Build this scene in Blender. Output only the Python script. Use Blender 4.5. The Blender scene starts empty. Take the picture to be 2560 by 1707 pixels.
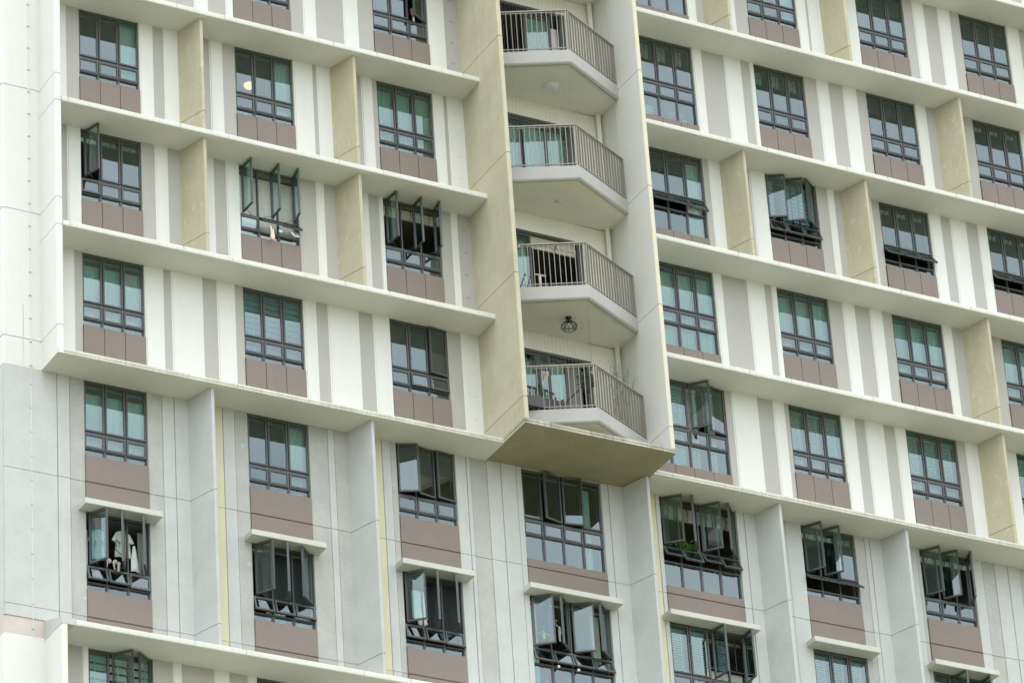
import bpy, math, random
from math import sin, cos, pi, radians as rad
from mathutils import Vector, Matrix
random.seed(7)
sc = bpy.context.scene
COL = sc.collection
H = 2.8
# ------------------------------------------------------------------ materials
def new_mat(name):
    m = bpy.data.materials.new(name); m.use_nodes = True
    nt = m.node_tree; nt.nodes.clear()
    out = nt.nodes.new('ShaderNodeOutputMaterial')
    return m, nt, out
def N(nt, t, **k):
    n = nt.nodes.new(t)
    for a, b in k.items(): setattr(n, a, b)
    return n
def ramp(nt, src, p0, p1, c0=(0, 0, 0, 1), c1=(1, 1, 1, 1)):
    r = N(nt, 'ShaderNodeValToRGB'); e = r.color_ramp.elements
    e[0].position, e[1].position, e[0].color, e[1].color = p0, p1, c0, c1
    nt.links.new(src, r.inputs[0]); return r.outputs[0]
def mixc(nt, fac, a, b, mode='MIX'):
    m = N(nt, 'ShaderNodeMix', data_type='RGBA', blend_type=mode)
    L = nt.links.new
    if isinstance(fac, (int, float)): m.inputs[0].default_value = fac
    else: L(fac, m.inputs[0])
    for i, v in ((6, a), (7, b)):
        if isinstance(v, tuple): m.inputs[i].default_value = (*v[:3], 1)
        else: L(v, m.inputs[i])
    return m.outputs[2]
def noise(nt, vec, scale, detail=6, rough=.6):
    n = N(nt, 'ShaderNodeTexNoise'); n.inputs['Scale'].default_value = scale
    n.inputs['Detail'].default_value = detail; n.inputs['Roughness'].default_value = rough
    nt.links.new(vec, n.inputs['Vector']); return n.outputs[0]
def scaled(nt, vec, s):
    m = N(nt, 'ShaderNodeMapping'); m.inputs['Scale'].default_value = s
    nt.links.new(vec, m.inputs[0]); return m.outputs[0]
def paint(name, c, c2=None, mott=.25, streak=.2, dirt=(.30, .29, .24), rough=.75, bump=.15, fine=60, pits=0., scratch=0.):
    """weathered painted concrete: broad mottling, rain streaks, fine grain"""
    m, nt, out = new_mat(name); L = nt.links.new
    p = N(nt, 'ShaderNodeNewGeometry').outputs['Position']
    c = tuple(x * .87 for x in c); c2 = tuple(x * .87 for x in c2) if c2 else tuple(x * .86 for x in c)
    col = mixc(nt, ramp(nt, noise(nt, p, 1.7, 8, .62), .38, .68), c, c2)
    n0 = ramp(nt, noise(nt, p, 9, 5, .6), .35, .75)
    k = N(nt, 'ShaderNodeMath', operation='MULTIPLY'); L(n0, k.inputs[0]); k.inputs[1].default_value = mott
    col = mixc(nt, k.outputs[0], col, tuple(x * .8 for x in c))
    st = ramp(nt, noise(nt, scaled(nt, p, (9, 9, .35)), 1.6, 5, .6), .5, .85)
    k = N(nt, 'ShaderNodeMath', operation='MULTIPLY'); L(st, k.inputs[0]); k.inputs[1].default_value = streak
    col = mixc(nt, k.outputs[0], col, dirt)
    if pits:
        v = N(nt, 'ShaderNodeTexVoronoi'); v.inputs['Scale'].default_value = 1.9
        L(p, v.inputs['Vector'])
        s = ramp(nt, v.outputs['Distance'], .02, .10, (1, 1, 1, 1), (0, 0, 0, 1))
        k = N(nt, 'ShaderNodeMath', operation='MULTIPLY'); L(s, k.inputs[0]); k.inputs[1].default_value = pits
        col = mixc(nt, k.outputs[0], col, tuple(min(.85, x * 1.14 + .02) for x in c))
    if scratch:
        s = ramp(nt, noise(nt, scaled(nt, p, (2.2, 2.2, 1.1)), 3.2, 9, .75), .56, .66)
        k = N(nt, 'ShaderNodeMath', operation='MULTIPLY'); L(s, k.inputs[0]); k.inputs[1].default_value = scratch
        col = mixc(nt, k.outputs[0], col, tuple(min(.85, x * 1.3 + .03) for x in c))
    b = N(nt, 'ShaderNodeBsdfPrincipled'); b.inputs['Roughness'].default_value = rough
    b.inputs['Specular IOR Level'].default_value = .25
    L(col, b.inputs['Base Color'])
    bp = N(nt, 'ShaderNodeBump'); bp.inputs['Strength'].default_value = bump; bp.inputs['Distance'].default_value = .004
    L(noise(nt, p, fine, 4, .6), bp.inputs['Height']); L(bp.outputs[0], b.inputs['Normal'])
    L(b.outputs[0], out.inputs[0]); return m
def plain(name, c, rough=.5, metal=0., transl=0., var=.12, scale=14):
    m, nt, out = new_mat(name); L = nt.links.new
    p = N(nt, 'ShaderNodeNewGeometry').outputs['Position']
    col = mixc(nt, ramp(nt, noise(nt, p, scale, 4, .6), .35, .7), c, tuple(x * (1 - var) for x in c))
    b = N(nt, 'ShaderNodeBsdfPrincipled'); L(col, b.inputs['Base Color'])
    b.inputs['Roughness'].default_value = rough; b.inputs['Metallic'].default_value = metal
    if transl:
        t = N(nt, 'ShaderNodeBsdfTranslucent'); L(col, t.inputs['Color'])
        x = N(nt, 'ShaderNodeMixShader'); x.inputs[0].default_value = transl
        L(b.outputs[0], x.inputs[1]); L(t.outputs[0], x.inputs[2]); L(x.outputs[0], out.inputs[0])
    else: L(b.outputs[0], out.inputs[0])
    return m
def glass_mat(name, tint=(.70, .96, .89), refl=(.80, .96, 1.0), ior=2.35):
    m, nt, out = new_mat(name); L = nt.links.new
    p = N(nt, 'ShaderNodeNewGeometry').outputs['Position']
    t = N(nt, 'ShaderNodeBsdfTransparent'); t.inputs[0].default_value = (*tint, 1)
    g = N(nt, 'ShaderNodeBsdfGlossy'); g.inputs['Color'].default_value = (*refl, 1); g.inputs['Roughness'].default_value = .015
    bp = N(nt, 'ShaderNodeBump'); bp.inputs['Strength'].default_value = .03; bp.inputs['Distance'].default_value = .02
    L(noise(nt, p, 1.3, 2, .4), bp.inputs['Height']); L(bp.outputs[0], g.inputs['Normal'])
    f = N(nt, 'ShaderNodeFresnel'); f.inputs[0].default_value = ior
    x = N(nt, 'ShaderNodeMixShader'); L(f.outputs[0], x.inputs[0]); L(t.outputs[0], x.inputs[1]); L(g.outputs[0], x.inputs[2])
    L(x.outputs[0], out.inputs[0]); return m
M = {}
M['white'] = paint('white_wall_paint', (.815, .824, .782), (.79, .798, .755), .12, .14, (.50, .49, .40))
M['grey'] = paint('warm_grey_wall_paint', (.51, .50, .46), (.48, .47, .435), .12, .08, (.36, .34, .29))
M['ledge'] = paint('ledge_paint', (.79, .80, .735), (.72, .73, .65), .3, .35, (.42, .40, .29))
M['soffit'] = paint('soffit_paint', (.79, .80, .735), (.76, .77, .70), .12, .05, (.45, .43, .33))
M['ledge_d'] = paint('weathered_ledge_paint', (.76, .765, .68), (.60, .59, .49), .6, .62, (.20, .18, .12), fine=30, bump=.4)
M['tan'] = paint('tan_fin_paint', (.57, .535, .395), (.51, .475, .34), .3, .25, (.30, .28, .17), scratch=.6)
M['tanwall'] = paint('tan_balcony_wall_paint', (.635, .605, .46), (.54, .51, .37), .35, .42, (.34, .31, .18))
M['cream'] = paint('cream_paint', (.93, .915, .80), (.89, .875, .765), .1, .1, (.5, .46, .33))
M['edge'] = paint('cream_edge_paint', (.76, .725, .585), (.72, .69, .54), .2, .2, (.5, .46, .33))
M['olive'] = paint('olive_stained_concrete', (.385, .365, .24), (.32, .30, .19), .5, .1, (.1, .09, .04), fine=22, bump=.5)
M['plate_d'] = paint('stained_plate_edge', (.62, .60, .49), (.22, .20, .13), .9, .9, (.08, .07, .045), fine=20, bump=.6)
M['hood'] = paint('grey_hood_paint', (.66, .67, .615), (.60, .61, .555), .35, .35, (.38, .37, .3))
M['conc'] = paint('pale_concrete', (.61, .63, .61), (.55, .565, .55), .3, .30, (.44, .44, .40), pits=.2)
M['mott'] = paint('mottled_concrete', (.53, .54, .51), (.44, .45, .42), .55, .4, (.33, .34, .30), pits=.9, fine=30, bump=.35)
M['finc'] = paint('grey_fin_paint', (.585, .605, .595), (.52, .54, .53), .35, .35, (.42, .43, .40), pits=.3)
M['yellow'] = paint('pale_yellow_paint', (.71, .68, .50), (.67, .64, .46), .15, .2, (.45, .40, .22))
M['brown'] = paint('taupe_cladding', (.268, .224, .192), (.25, .214, .186), .25, .22, (.17, .145, .12), rough=.6)
M['salmon'] = paint('salmon_band_paint', (.68, .615, .56), None, .12, .15, (.42, .36, .3))
M['bfascia'] = paint('balcony_edge_paint', (.50, .50, .48), (.455, .455, .435), .2, .3, (.40, .38, .34))
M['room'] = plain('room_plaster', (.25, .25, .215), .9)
M['frame'] = plain('dark_grey_aluminium', (.088, .094, .094), .45, .1, var=.2)
M['rail'] = plain('bronze_grey_railing', (.31, .29, .25), .45, .1, var=.15)
M['wire'] = plain('steel_wire', (.24, .25, .22), .5, .3)
M['rubber'] = plain('sealant', (.16, .16, .14), .9)
M['glass'] = glass_mat('tinted_glass')
M['lining'] = plain('sheer_fabric', (.90, .92, .88), .9, transl=.12, scale=30)
M['greenc'] = plain('green_curtain_fabric', (.64, .78, .66), .9, transl=.15, scale=30)
M['blindw'] = plain('white_blind', (.88, .90, .85), .6, transl=.08)
M['blindb'] = plain('cream_blind', (.62, .60, .48), .7, transl=.15)
M['cyan'] = plain('aqua_blind', (.34, .62, .66), .6, transl=.2)
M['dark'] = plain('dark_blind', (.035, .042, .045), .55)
M['wcloth'] = plain('white_cloth', (.90, .91, .88), .9, transl=.1, scale=40)
M['bcloth'] = plain('pale_blue_cloth', (.58, .72, .82), .9, transl=.2, scale=40)
M['gcloth'] = plain('grey_cloth', (.26, .26, .25), .9, scale=40)
M['beige'] = plain('beige_cloth', (.60, .52, .46), .9, scale=40)
M['pink'] = plain('pink_cloth', (.80, .66, .57), .9, scale=40)
M['red'] = plain('red_cloth', (.30, .10, .09), .9, scale=40)
M['lime'] = plain('lime_cloth', (.45, .80, .12), .8, scale=40)
M['navy'] = plain('navy_cloth', (.02, .035, .10), .8)
M['blk'] = plain('black_metal', (.02, .02, .02), .4, .5)
M['whitep'] = plain('white_plastic', (.80, .82, .80), .4)
M['leaf'] = plain('leaf_green', (.10, .26, .05), .6, transl=.3, var=.5, scale=25)
M['leafd'] = plain('leaf_grey_green', (.10, .16, .10), .7, transl=.2, var=.5, scale=25)
M['petal'] = plain('cream_petal', (.80, .72, .55), .7, transl=.3)
M['terra'] = plain('dark_plant_pot', (.07, .06, .055), .8)
M['rattan'] = plain('grey_rattan', (.10, .10, .105), .8, var=.5, scale=60)
def emit(name, c, s):
    m, nt, out = new_mat(name); e = N(nt, 'ShaderNodeEmission'); e.inputs[0].default_value = (*c, 1); e.inputs[1].default_value = s
    nt.links.new(e.outputs[0], out.inputs[0]); return m
M['lampon'] = emit('lamp_and_reflection_glow', (1, .50, .20), 1.7)
M['diff'] = plain('lamp_diffuser', (.78, .80, .82), .3)
# ------------------------------------------------------------------ mesh helpers
class MB:
    def __init__(s): s.v = []; s.f = []; s.m = []; s.mats = []; s.sm = []
    def mi(s, m):
        if m not in s.mats: s.mats.append(m)
        return s.mats.index(m)
    def quad(s, pts, m, smooth=False):
        i = len(s.v); s.v += [tuple(p) for p in pts]; s.f.append(tuple(range(i, i + len(pts)))); s.m.append(s.mi(m)); s.sm.append(smooth)
    def box(s, x0, x1, y0, y1, z0, z1, m, M4=None, bev=0):
        P = [(x, y, z) for x in (x0, x1) for y in (y0, y1) for z in (z0, z1)]
        if M4: P = [tuple(M4 @ Vector(p)) for p in P]
        i = len(s.v); s.v += P
        for f in ((0, 1, 3, 2), (4, 6, 7, 5), (0, 4, 5, 1), (2, 3, 7, 6), (0, 2, 6, 4), (1, 5, 7, 3)):
            s.f.append(tuple(i + k for k in f)); s.m.append(s.mi(m)); s.sm.append(False)
    def prism(s, poly, z0, z1, m, mtop=None, mbot=None, side=None):
        """vertical prism from a plan polygon (counter-clockwise from above)"""
        n = len(poly)
        for k in range(n):
            a, b = poly[k], poly[(k + 1) % n]
            s.quad([(*a, z0), (*b, z0), (*b, z1), (*a, z1)], (side or {}).get(k, m))
        s.quad([(*p, z1) for p in poly], mtop or m); s.quad([(*p, z0) for p in reversed(poly)], mbot or m)
    def tube(s, pts, r, m, n=6, cap=True):
        pts = [Vector(p) for p in pts]; rings = []
        for k, p in enumerate(pts):
            d = (pts[min(k + 1, len(pts) - 1)] - pts[max(k - 1, 0)]).normalized()
            u = d.cross(Vector((0, 0, 1)))
            if u.length < .05: u = d.cross(Vector((1, 0, 0)))
            u.normalize(); w = d.cross(u)
            i = len(s.v); rr = r[k] if isinstance(r, (list, tuple)) else r
            s.v += [tuple(p + rr * (cos(2 * pi * a / n) * u + sin(2 * pi * a / n) * w)) for a in range(n)]; rings.append(i)
        for a, b in zip(rings, rings[1:]):
            for k in range(n):
                s.f.append((a + k, a + (k + 1) % n, b + (k + 1) % n, b + k)); s.m.append(s.mi(m)); s.sm.append(True)
        if cap:
            s.f.append(tuple(rings[0] + k for k in reversed(range(n)))); s.m.append(s.mi(m)); s.sm.append(False)
            s.f.append(tuple(rings[-1] + k for k in range(n))); s.m.append(s.mi(m)); s.sm.append(False)
    def lathe(s, c, prof, m, n=20, axis=2):
        rings = []
        for (r, z) in prof:
            i = len(s.v)
            s.v += [(c[0] + r * cos(2 * pi * a / n), c[1] + r * sin(2 * pi * a / n), c[2] + z) for a in range(n)]; rings.append(i)
        for a, b in zip(rings, rings[1:]):
            for k in range(n):
                s.f.append((a + k, a + (k + 1) % n, b + (k + 1) % n, b + k)); s.m.append(s.mi(m)); s.sm.append(True)
    def build(s, name, parent=None, loc=None, smooth=None):
        me = bpy.data.meshes.new(name); me.from_pydata(s.v, [], s.f)
        for m in s.mats: me.materials.append(M[m])
        me.polygons.foreach_set('material_index', s.m)
        me.polygons.foreach_set('use_smooth', s.sm if smooth is None else [smooth] * len(s.f))
        me.update()
        return link(name, me, parent, loc)
def link(name, me, parent=None, loc=None):
    o = bpy.data.objects.new(name, me); COL.objects.link(o)
    if parent: o.parent = parent
    if loc: o.location = loc
    return o
def tag(o, label=None, cat=None, group=None, kind=None):
    for k, v in (('label', label), ('category', cat), ('group', group), ('kind', kind)):
        if v: o[k] = v
    return o
def empty(name, loc=(0, 0, 0)):
    o = bpy.data.objects.new(name, None); COL.objects.link(o); o.location = loc; return o
BLD = empty('apartment_building')
tag(BLD, 'tall white, grey and taupe apartment block with ledges, fins and stacked balconies', 'building')
def P(mb, name, loc=None): return mb.build(name, BLD, loc)
# ------------------------------------------------------------------ wall bays
UPZ = lambda s: (H * (s - 1) + .12, H * s + .01)
def bay(spec, z0, z1, lower=False, cuts=()):
    """wall strip between two window columns: spec = [x, colour, x, colour, ... x]"""
    mb = MB(); xs = spec[0::2]; cs = spec[1::2]; prof = []   # (x, y, mat of segment to next)
    for i, c in enumerate(cs):
        a, b = xs[i], xs[i + 1]; mat = {'w': 'white', 'g': 'grey', 'l': 'conc', 'L': 'conc', 'm': 'mott', 'y': 'yellow'}[c]
        if not lower:
            if c == 'w':
                lip = .028 if b - a > .12 else .012
                A = [(a, 0), (a + .001, -.007), (a + lip, -.007), (a + lip + .004, -.018), (b - .006, -.018), (b, -.010)]
                mats = [mat] * 6
            else: A = [(a, 0), (b, 0)]; mats = [mat] * 2
        else:
            y = {'l': -.012, 'L': -.022, 'm': 0., 'y': -.005}[c]
            A = [(a + .001, .012), (a + .007, y + .003), (a + .012, y), (b - .012, y), (b - .007, y + .003), (b - .001, .012)]; mats = [mat] * 6
        for (x, y), mm in zip(A, mats): prof.append((x, y, mm))
    prof[0] = (xs[0], prof[0][1], prof[0][2]); prof[-1] = (xs[-1], prof[-1][1], prof[-1][2])
    zz = [(z0, 0)]
    for g in sorted(cuts): zz += [(g - .018, 0), (g - .009, .009), (g + .009, .009), (g + .016, -.003), (g + .034, 0)]
    zz.append((z1, 0))
    for k in range(len(prof) - 1):
        (xa, ya, mm), (xb, yb, _) = prof[k], prof[k + 1]
        for (za, oa), (zb, ob) in zip(zz, zz[1:]):
            mb.quad([(xa, ya + oa, za), (xb, yb + oa, za), (xb, yb + ob, zb), (xa, ya + ob, zb)], mm)
    D = .24
    x0, x1 = xs[0], xs[-1]; m0, m1 = prof[0][2], ('white' if not lower else 'conc')
    for (x, m_, fl) in ((x0, m0, 1), (x1, m1, 0)):
        q = [(x, D, z0), (x, -.0 if fl else 0, z0), (x, 0, z1), (x, D, z1)]
        mb.quad(q if fl else q[::-1], m_)
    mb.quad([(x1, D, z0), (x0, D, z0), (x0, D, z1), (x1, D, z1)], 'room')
    mb.quad([(x0, 0, z1), (x1, 0, z1), (x1, D, z1), (x0, D, z1)], m1)
    mb.quad([(x0, D, z0), (x1, D, z0), (x1, 0, z0), (x0, 0, z0)], m1)
    return P(mb, 'wall_panel')
B = {}
B[-2] = [[-.72, 'g', -.12, 'w', 0], [1.29, 'g', 1.69, 'w', 1.86, 'g', 2.52, 'w', 2.83, 'g', 3.2, 'w', 3.39], [4.685, 'w', 5.1, 'g', 5.9, 'w', 6.58], [7.863, 'w', 8.2, 'g', 9.35], [11.14, 'w', 12.49], [14.28, 'w', 15.82], [17.1, 'w', 18.69], [19.97, 'w', 26]]
B[1] = [[-.72, 'w', -.17, 'g', 0], [1.29, 'w', 1.69, 'g', 1.85, 'w', 2.52, 'g', 2.82, 'w', 3.21, 'g', 3.39], [4.685, 'w', 4.97, 'g', 5.22, 'w', 5.9, 'g', 6.21, 'w', 6.58], [7.863, 'g', 8.17, 'w', 8.57],
        [11.93, 'w', 12.49], [14.28, 'g', 14.43, 'w', 15.06, 'g', 15.43, 'w', 15.71, 'g', 15.82], [17.1, 'w', 17.43, 'g', 17.68, 'w', 18.14, 'g', 18.42, 'w', 18.69], [19.97, 'g', 20.18, 'w', 21.476], [22.752, 'w', 23.1, 'g', 23.5, 'w', 26]]
B[2] = [[-.72, 'g', -.29, 'w', 0], [1.29, 'g', 1.57, 'w', 1.85, 'g', 2.5, 'w', 2.84, 'g', 3.1, 'w', 3.39], [4.685, 'g', 5.08, 'w', 5.26, 'g', 5.9, 'w', 6.25, 'g', 6.48, 'w', 6.58], [7.863, 'g', 8.11, 'w', 8.26, 'g', 8.57],
        [11.93, 'w', 12.49], [14.28, 'w', 14.48, 'g', 15.09, 'w', 15.52, 'g', 15.69, 'w', 15.82], [17.1, 'g', 17.44, 'w', 17.75, 'g', 18.12, 'w', 18.44, 'g', 18.69], [19.97, 'w', 20.2, 'g', 20.8, 'w', 21.15, 'g', 21.476], [22.752, 'w', 23.1, 'g', 23.5, 'w', 26]]
B[3] = [[-.72, 'w', -.28, 'g', 0], [1.29, 'w', 1.59, 'g', 1.82, 'w', 2.45, 'g', 2.82, 'w', 3.11, 'g', 3.39], [4.685, 'w', 5.12, 'g', 5.21, 'w', 5.9, 'g', 6.21, 'w', 6.47, 'g', 6.58], [7.863, 'w', 8.11, 'g', 8.19, 'w', 8.57],
        [11.93, 'w', 12.49], [14.28, 'g', 14.42, 'w', 15.3, 'g', 15.42, 'w', 15.82], [17.1, 'g', 17.38, 'w', 17.54, 'g', 18.2, 'w', 18.5, 'g', 18.69], [19.97, 'w', 20.27, 'g', 20.51, 'w', 20.93, 'g', 21.23, 'w', 21.476], [22.752, 'w', 23.1, 'g', 23.5, 'w', 26]]
B[4] = [[-.72, 'g', -.29, 'w', 0], [1.29, 'w', 1.6, 'g', 2.52, 'w', 2.83, 'g', 3.22, 'w', 3.39], [4.685, 'g', 4.97, 'w', 5.26, 'g', 5.89, 'w', 6.23, 'g', 6.58], [7.863, 'w', 8.25, 'g', 8.57],
        [11.93, 'w', 12.49], [14.28, 'w', 14.51, 'g', 15.07, 'w', 15.49, 'g', 15.71, 'w', 15.82], [17.1, 'g', 17.41, 'w', 17.72, 'g', 18.08, 'w', 18.44, 'g', 18.69], [19.97, 'w', 20.24, 'g', 20.8, 'w', 21.15, 'g', 21.476], [22.752, 'w', 23.1, 'g', 23.5, 'w', 26]]
B[5] = [[11.93, 'w', 12.49], [14.28, 'w', 14.49, 'g', 15.2, 'w', 15.49, 'g', 15.82], [17.1, 'w', 17.35, 'g', 17.41, 'w', 18.69], [19.97, 'g', 20.22, 'w', 20.52, 'g', 20.89, 'w', 21.22, 'g', 21.476], [22.752, 'w', 23.09, 'g', 23.5, 'w', 24.2, 'g', 24.8, 'w', 26]]
B[6] = [[11.93, 'w', 12.49], [14.28, 'w', 14.51, 'g', 15.07, 'w', 15.49, 'g', 15.82], [17.1, 'g', 17.41, 'w', 17.72, 'g', 18.08, 'w', 18.44, 'g', 18.69], [19.97, 'w', 20.24, 'g', 20.9, 'w', 21.2, 'g', 21.476], [22.752, 'w', 23.0, 'g', 23.3, 'w', 24.2, 'g', 24.8, 'w', 26]]
for s, L_ in B.items():
    for sp in L_: bay(sp, *UPZ(s))
LOW = [[-1.64, 'l', -.56, 'L', -.31, 'm', 0], [1.29, 'm', 1.6, 'l', 1.85, 'L', 2.3, 'y', 2.86, 'l', 3.11, 'm', 3.39], [4.685, 'm', 5.09, 'l', 5.23, 'm', 5.6, 'y', 6.26, 'l', 6.45, 'm', 6.58],
       [7.863, 'l', 8.11, 'L', 8.2, 'm', 8.57, 'l', 8.88, 'L', 9.22, 'l', 9.35], [11.14, 'l', 11.31, 'L', 11.75, 'y', 12.39, 'l', 12.49], [14.28, 'l', 14.46, 'L', 14.9, 'L', 15.43, 'l', 15.82],
       [17.1, 'm', 17.34, 'l', 17.46, 'L', 18.0, 'l', 18.6, 'm', 18.69], [19.97, 'l', 20.22, 'm', 20.53, 'l', 20.86, 'L', 21.16, 'm', 21.6, 'l', 26]]
for i, sp in enumerate(LOW): bay(sp, -5.21 if i == 0 else -5.49, .01, True, (-4.975, -2.18))
mb = MB()   # far left plain white wall above the transition ledge, with panel joints, and the building's left return
def left_wall(z0, z1, m_, cuts, x1=-.72):
    mb = MB(); zz = [(z0, 0)]
    for g in cuts: zz += [(g - .014, 0), (g - .006, .014), (g + .006, .014), (g + .014, -.004), (g + .035, 0)]
    zz.append((z1, 0))
    for (za, oa), (zb, ob) in zip(zz, zz[1:]):
        r = .05; X = -1.64
        pr = [(X, 12.)] + [(X + r - r * cos(t), r - r * sin(t)) for t in [k * pi / 12 for k in range(7)]] + [(x1, 0.)]
        for (xa, ya), (xb, yb) in zip(pr, pr[1:]):
            def f(x, y, o): return (x + (o if y > .02 else 0), y + (o if x > X + .02 else 0))
            mb.quad([(*f(xa, ya, oa), za), (*f(xb, yb, oa), za), (*f(xb, yb, ob), zb), (*f(xa, ya, ob), zb)], m_, False)
    P(mb, 'end_wall')
left_wall(.0, 16.8, 'white', [H * k + .63 for k in range(6)])
left_wall(-5.57, -5.21, 'salmon', [])
left_wall(-43.7, -5.57, 'white', sorted(-5.6 - H * k for k in range(1, 13)))
mb = MB(); mb.box(-1.64, -1.60, .241, 12, -5.21, .0, 'conc'); P(mb, 'end_wall')
# plain parts of the block that the photograph does not reach
mb = MB(); mb.box(-1.59, 27, 3.2, 11.95, -43.7, 16.75, 'white'); mb.box(-.7, 26, 0., 3.2, -43.7, -8.4, 'white'); P(mb, 'building_body')
mb = MB(); mb.box(-.72, 8.57, 0., 3.2, 11.32, 16.8, 'white'); P(mb, 'upper_wall')
# ------------------------------------------------------------------ ledges
def ledge(x0, x1, z, name='ledge', joints=(), th=.12, yf=-.77, m_='ledge', double=False, close_left=False):
    mb = MB(); r = .022
    pr = [(.02, 0), (yf + .11, 0), (yf + .10, .008), (yf + .085, .008), (yf + .078, 0), (yf + r, 0), (yf + r * .3, r * .3), (yf, r)]
    if double: pr += [(yf, .045), (yf + .012, .05), (yf + .012, .058), (yf, .063)]
    pr += [(yf, th - r), (yf + r * .3, th - r * .3), (yf + r, th), (.02, th + .01)]
    xs = [(x0, 0)]
    for j in joints:
        if x0 + .05 < j < x1 - .05: xs += [(j - .014, 0), (j - .006, .02), (j + .006, .02), (j + .014, 0)]
    xs.append((x1, 0)); zc = th / 2
    for (xa, oa), (xb, ob) in zip(xs, xs[1:]):
        for (ya, za), (yb, zb) in zip(pr, pr[1:]):
            f = lambda y, zz_, o: (y + (o if y < yf + .03 else 0), z + zz_ + ((zc - zz_) * (o * 3) if y < yf + .03 else 0))
            mb.quad([(xa, *f(ya, za, oa)), (xa, *f(yb, zb, oa)), (xb, *f(yb, zb, ob)), (xb, *f(ya, za, ob))], m_ if ya < yf + .05 or za > .05 else 'soffit')
    mb.quad([(x0, y, z + q) for y, q in pr], m_); mb.quad([(x1, y, z + q) for y, q in reversed(pr)], m_)
    return P(mb, name)
JL = (-.58, 1.78, 2.82, 5.24, 6.215, 8.195)
JR = (14.45, 15.44, 17.42, 18.46, 20.22, 21.21, 23.2)
for k in range(0, 6):
    if k < 5: ledge(-.725 if k else -.86, 8.562, H * k, joints=JL, double=(k == 0), m_='ledge_d' if k == 0 else 'ledge')
    ledge(11.945, 26, H * k, joints=JR, double=(k == 0), m_='ledge_d' if k == 0 else 'ledge')
ledge(11.945, 26, H * 6, joints=JR)
ledge(-.725, 26, -5.6, joints=JL + JR)
ledge(-.725, 26, -8.4, joints=JL + JR)
# ------------------------------------------------------------------ left fin: outer edge of the projecting frame
def vfin(poly, z0, z1, cuts, m_, name='fin', ztop=None, side=None):
    mb = MB(); n = len(poly); cx = sum(p[0] for p in poly) / n; cy = sum(p[1] for p in poly) / n
    zz = [(z0, 0)]
    for g in cuts:
        if z0 + .03 < g < z1 - .03: zz += [(g - .012, 0), (g - .005, .012), (g + .005, .012), (g + .012, 0)]
    zz.append((z1, 0))
    def ins(p, o):
        d = Vector((cx - p[0], cy - p[1])); return (p[0] + (o if d.x > 0 else -o), p[1] + (o if p[1] < cy - .05 else 0))
    for (za, oa), (zb, ob) in zip(zz, zz[1:]):
        for k in range(n):
            a, b = poly[k], poly[(k + 1) % n]
            mb.quad([(*ins(a, oa), za), (*ins(b, oa), za), (*ins(b, ob), zb), (*ins(a, ob), zb)], (side or {}).get(k, m_))
    mb.quad([(*p, z1) for p in poly], m_); mb.quad([(*p, z0) for p in reversed(poly)], m_)
    return P(mb, name)
def slab_plan(x0, x1, y0, yf, r, skew=0.):
    """plan of a wall blade from the facade (y0) out to yf with a rounded nose; skew shifts the front in x"""
    pts = []
    for k in range(5):
        t = k * pi / 8; pts.append((x0 + r - r * cos(t) + skew, yf + r - r * sin(t)))
    for k in range(5):
        t = k * pi / 8; pts.append((x1 - r + r * sin(t) + skew, yf + r - r * cos(t)))
    return [(x0, y0)] + pts + [(x1, y0)]
vfin(slab_plan(-.868, -.728, .0, -.775, .035), .002, 16.8, sorted([H * k for k in range(1, 6)] + [H * k + .61 for k in range(6)]), 'white')
vfin(slab_plan(-.85, -.728, .0, -.775, .035), -43.7, -5.48, [-8.4, -8.4 + .61], 'white')
mb = MB(); A = [(-.856, .01, -5.605), (-.856, -.778, -5.605), (-.856, -.778, -5.475), (-.856, .01, -5.212)]
mb.quad(A[::-1], 'conc'); Bq = [(-.60, y, z) for _, y, z in A]; mb.quad(Bq, 'conc')
for k in range(4): mb.quad([A[k], A[(k + 1) % 4], Bq[(k + 1) % 4], Bq[k]], 'conc')
P(mb, 'fin_cap')
# splayed fins
def fin(xw, z0, z1, m_, cuts, left_lower=False):
    t = .075
    vfin(slab_plan(xw, xw + t, .0, -.64, .02, .205), z0, z1, cuts, m_)
for s in (2, 3): 
    for x in (2.12, 5.51): fin(x, H * (s - 1) + .121, H * s - .001, 'tan', [H * (s - 1) + .62])
for x, ss in ((14.69, (3, 5)), (17.72, (3, 5)), (20.48, (1, 2, 4, 6)), (23.25, (5, 3))):
    for s in ss: fin(x, H * (s - 1) + .121, H * s - .001, 'tan', [H * (s - 1) + .62])
for x in (2.12, 5.51, 11.62, 14.70, 17.73): fin(x, -5.479, -.001, 'finc', [-4.98, -2.18])
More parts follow.
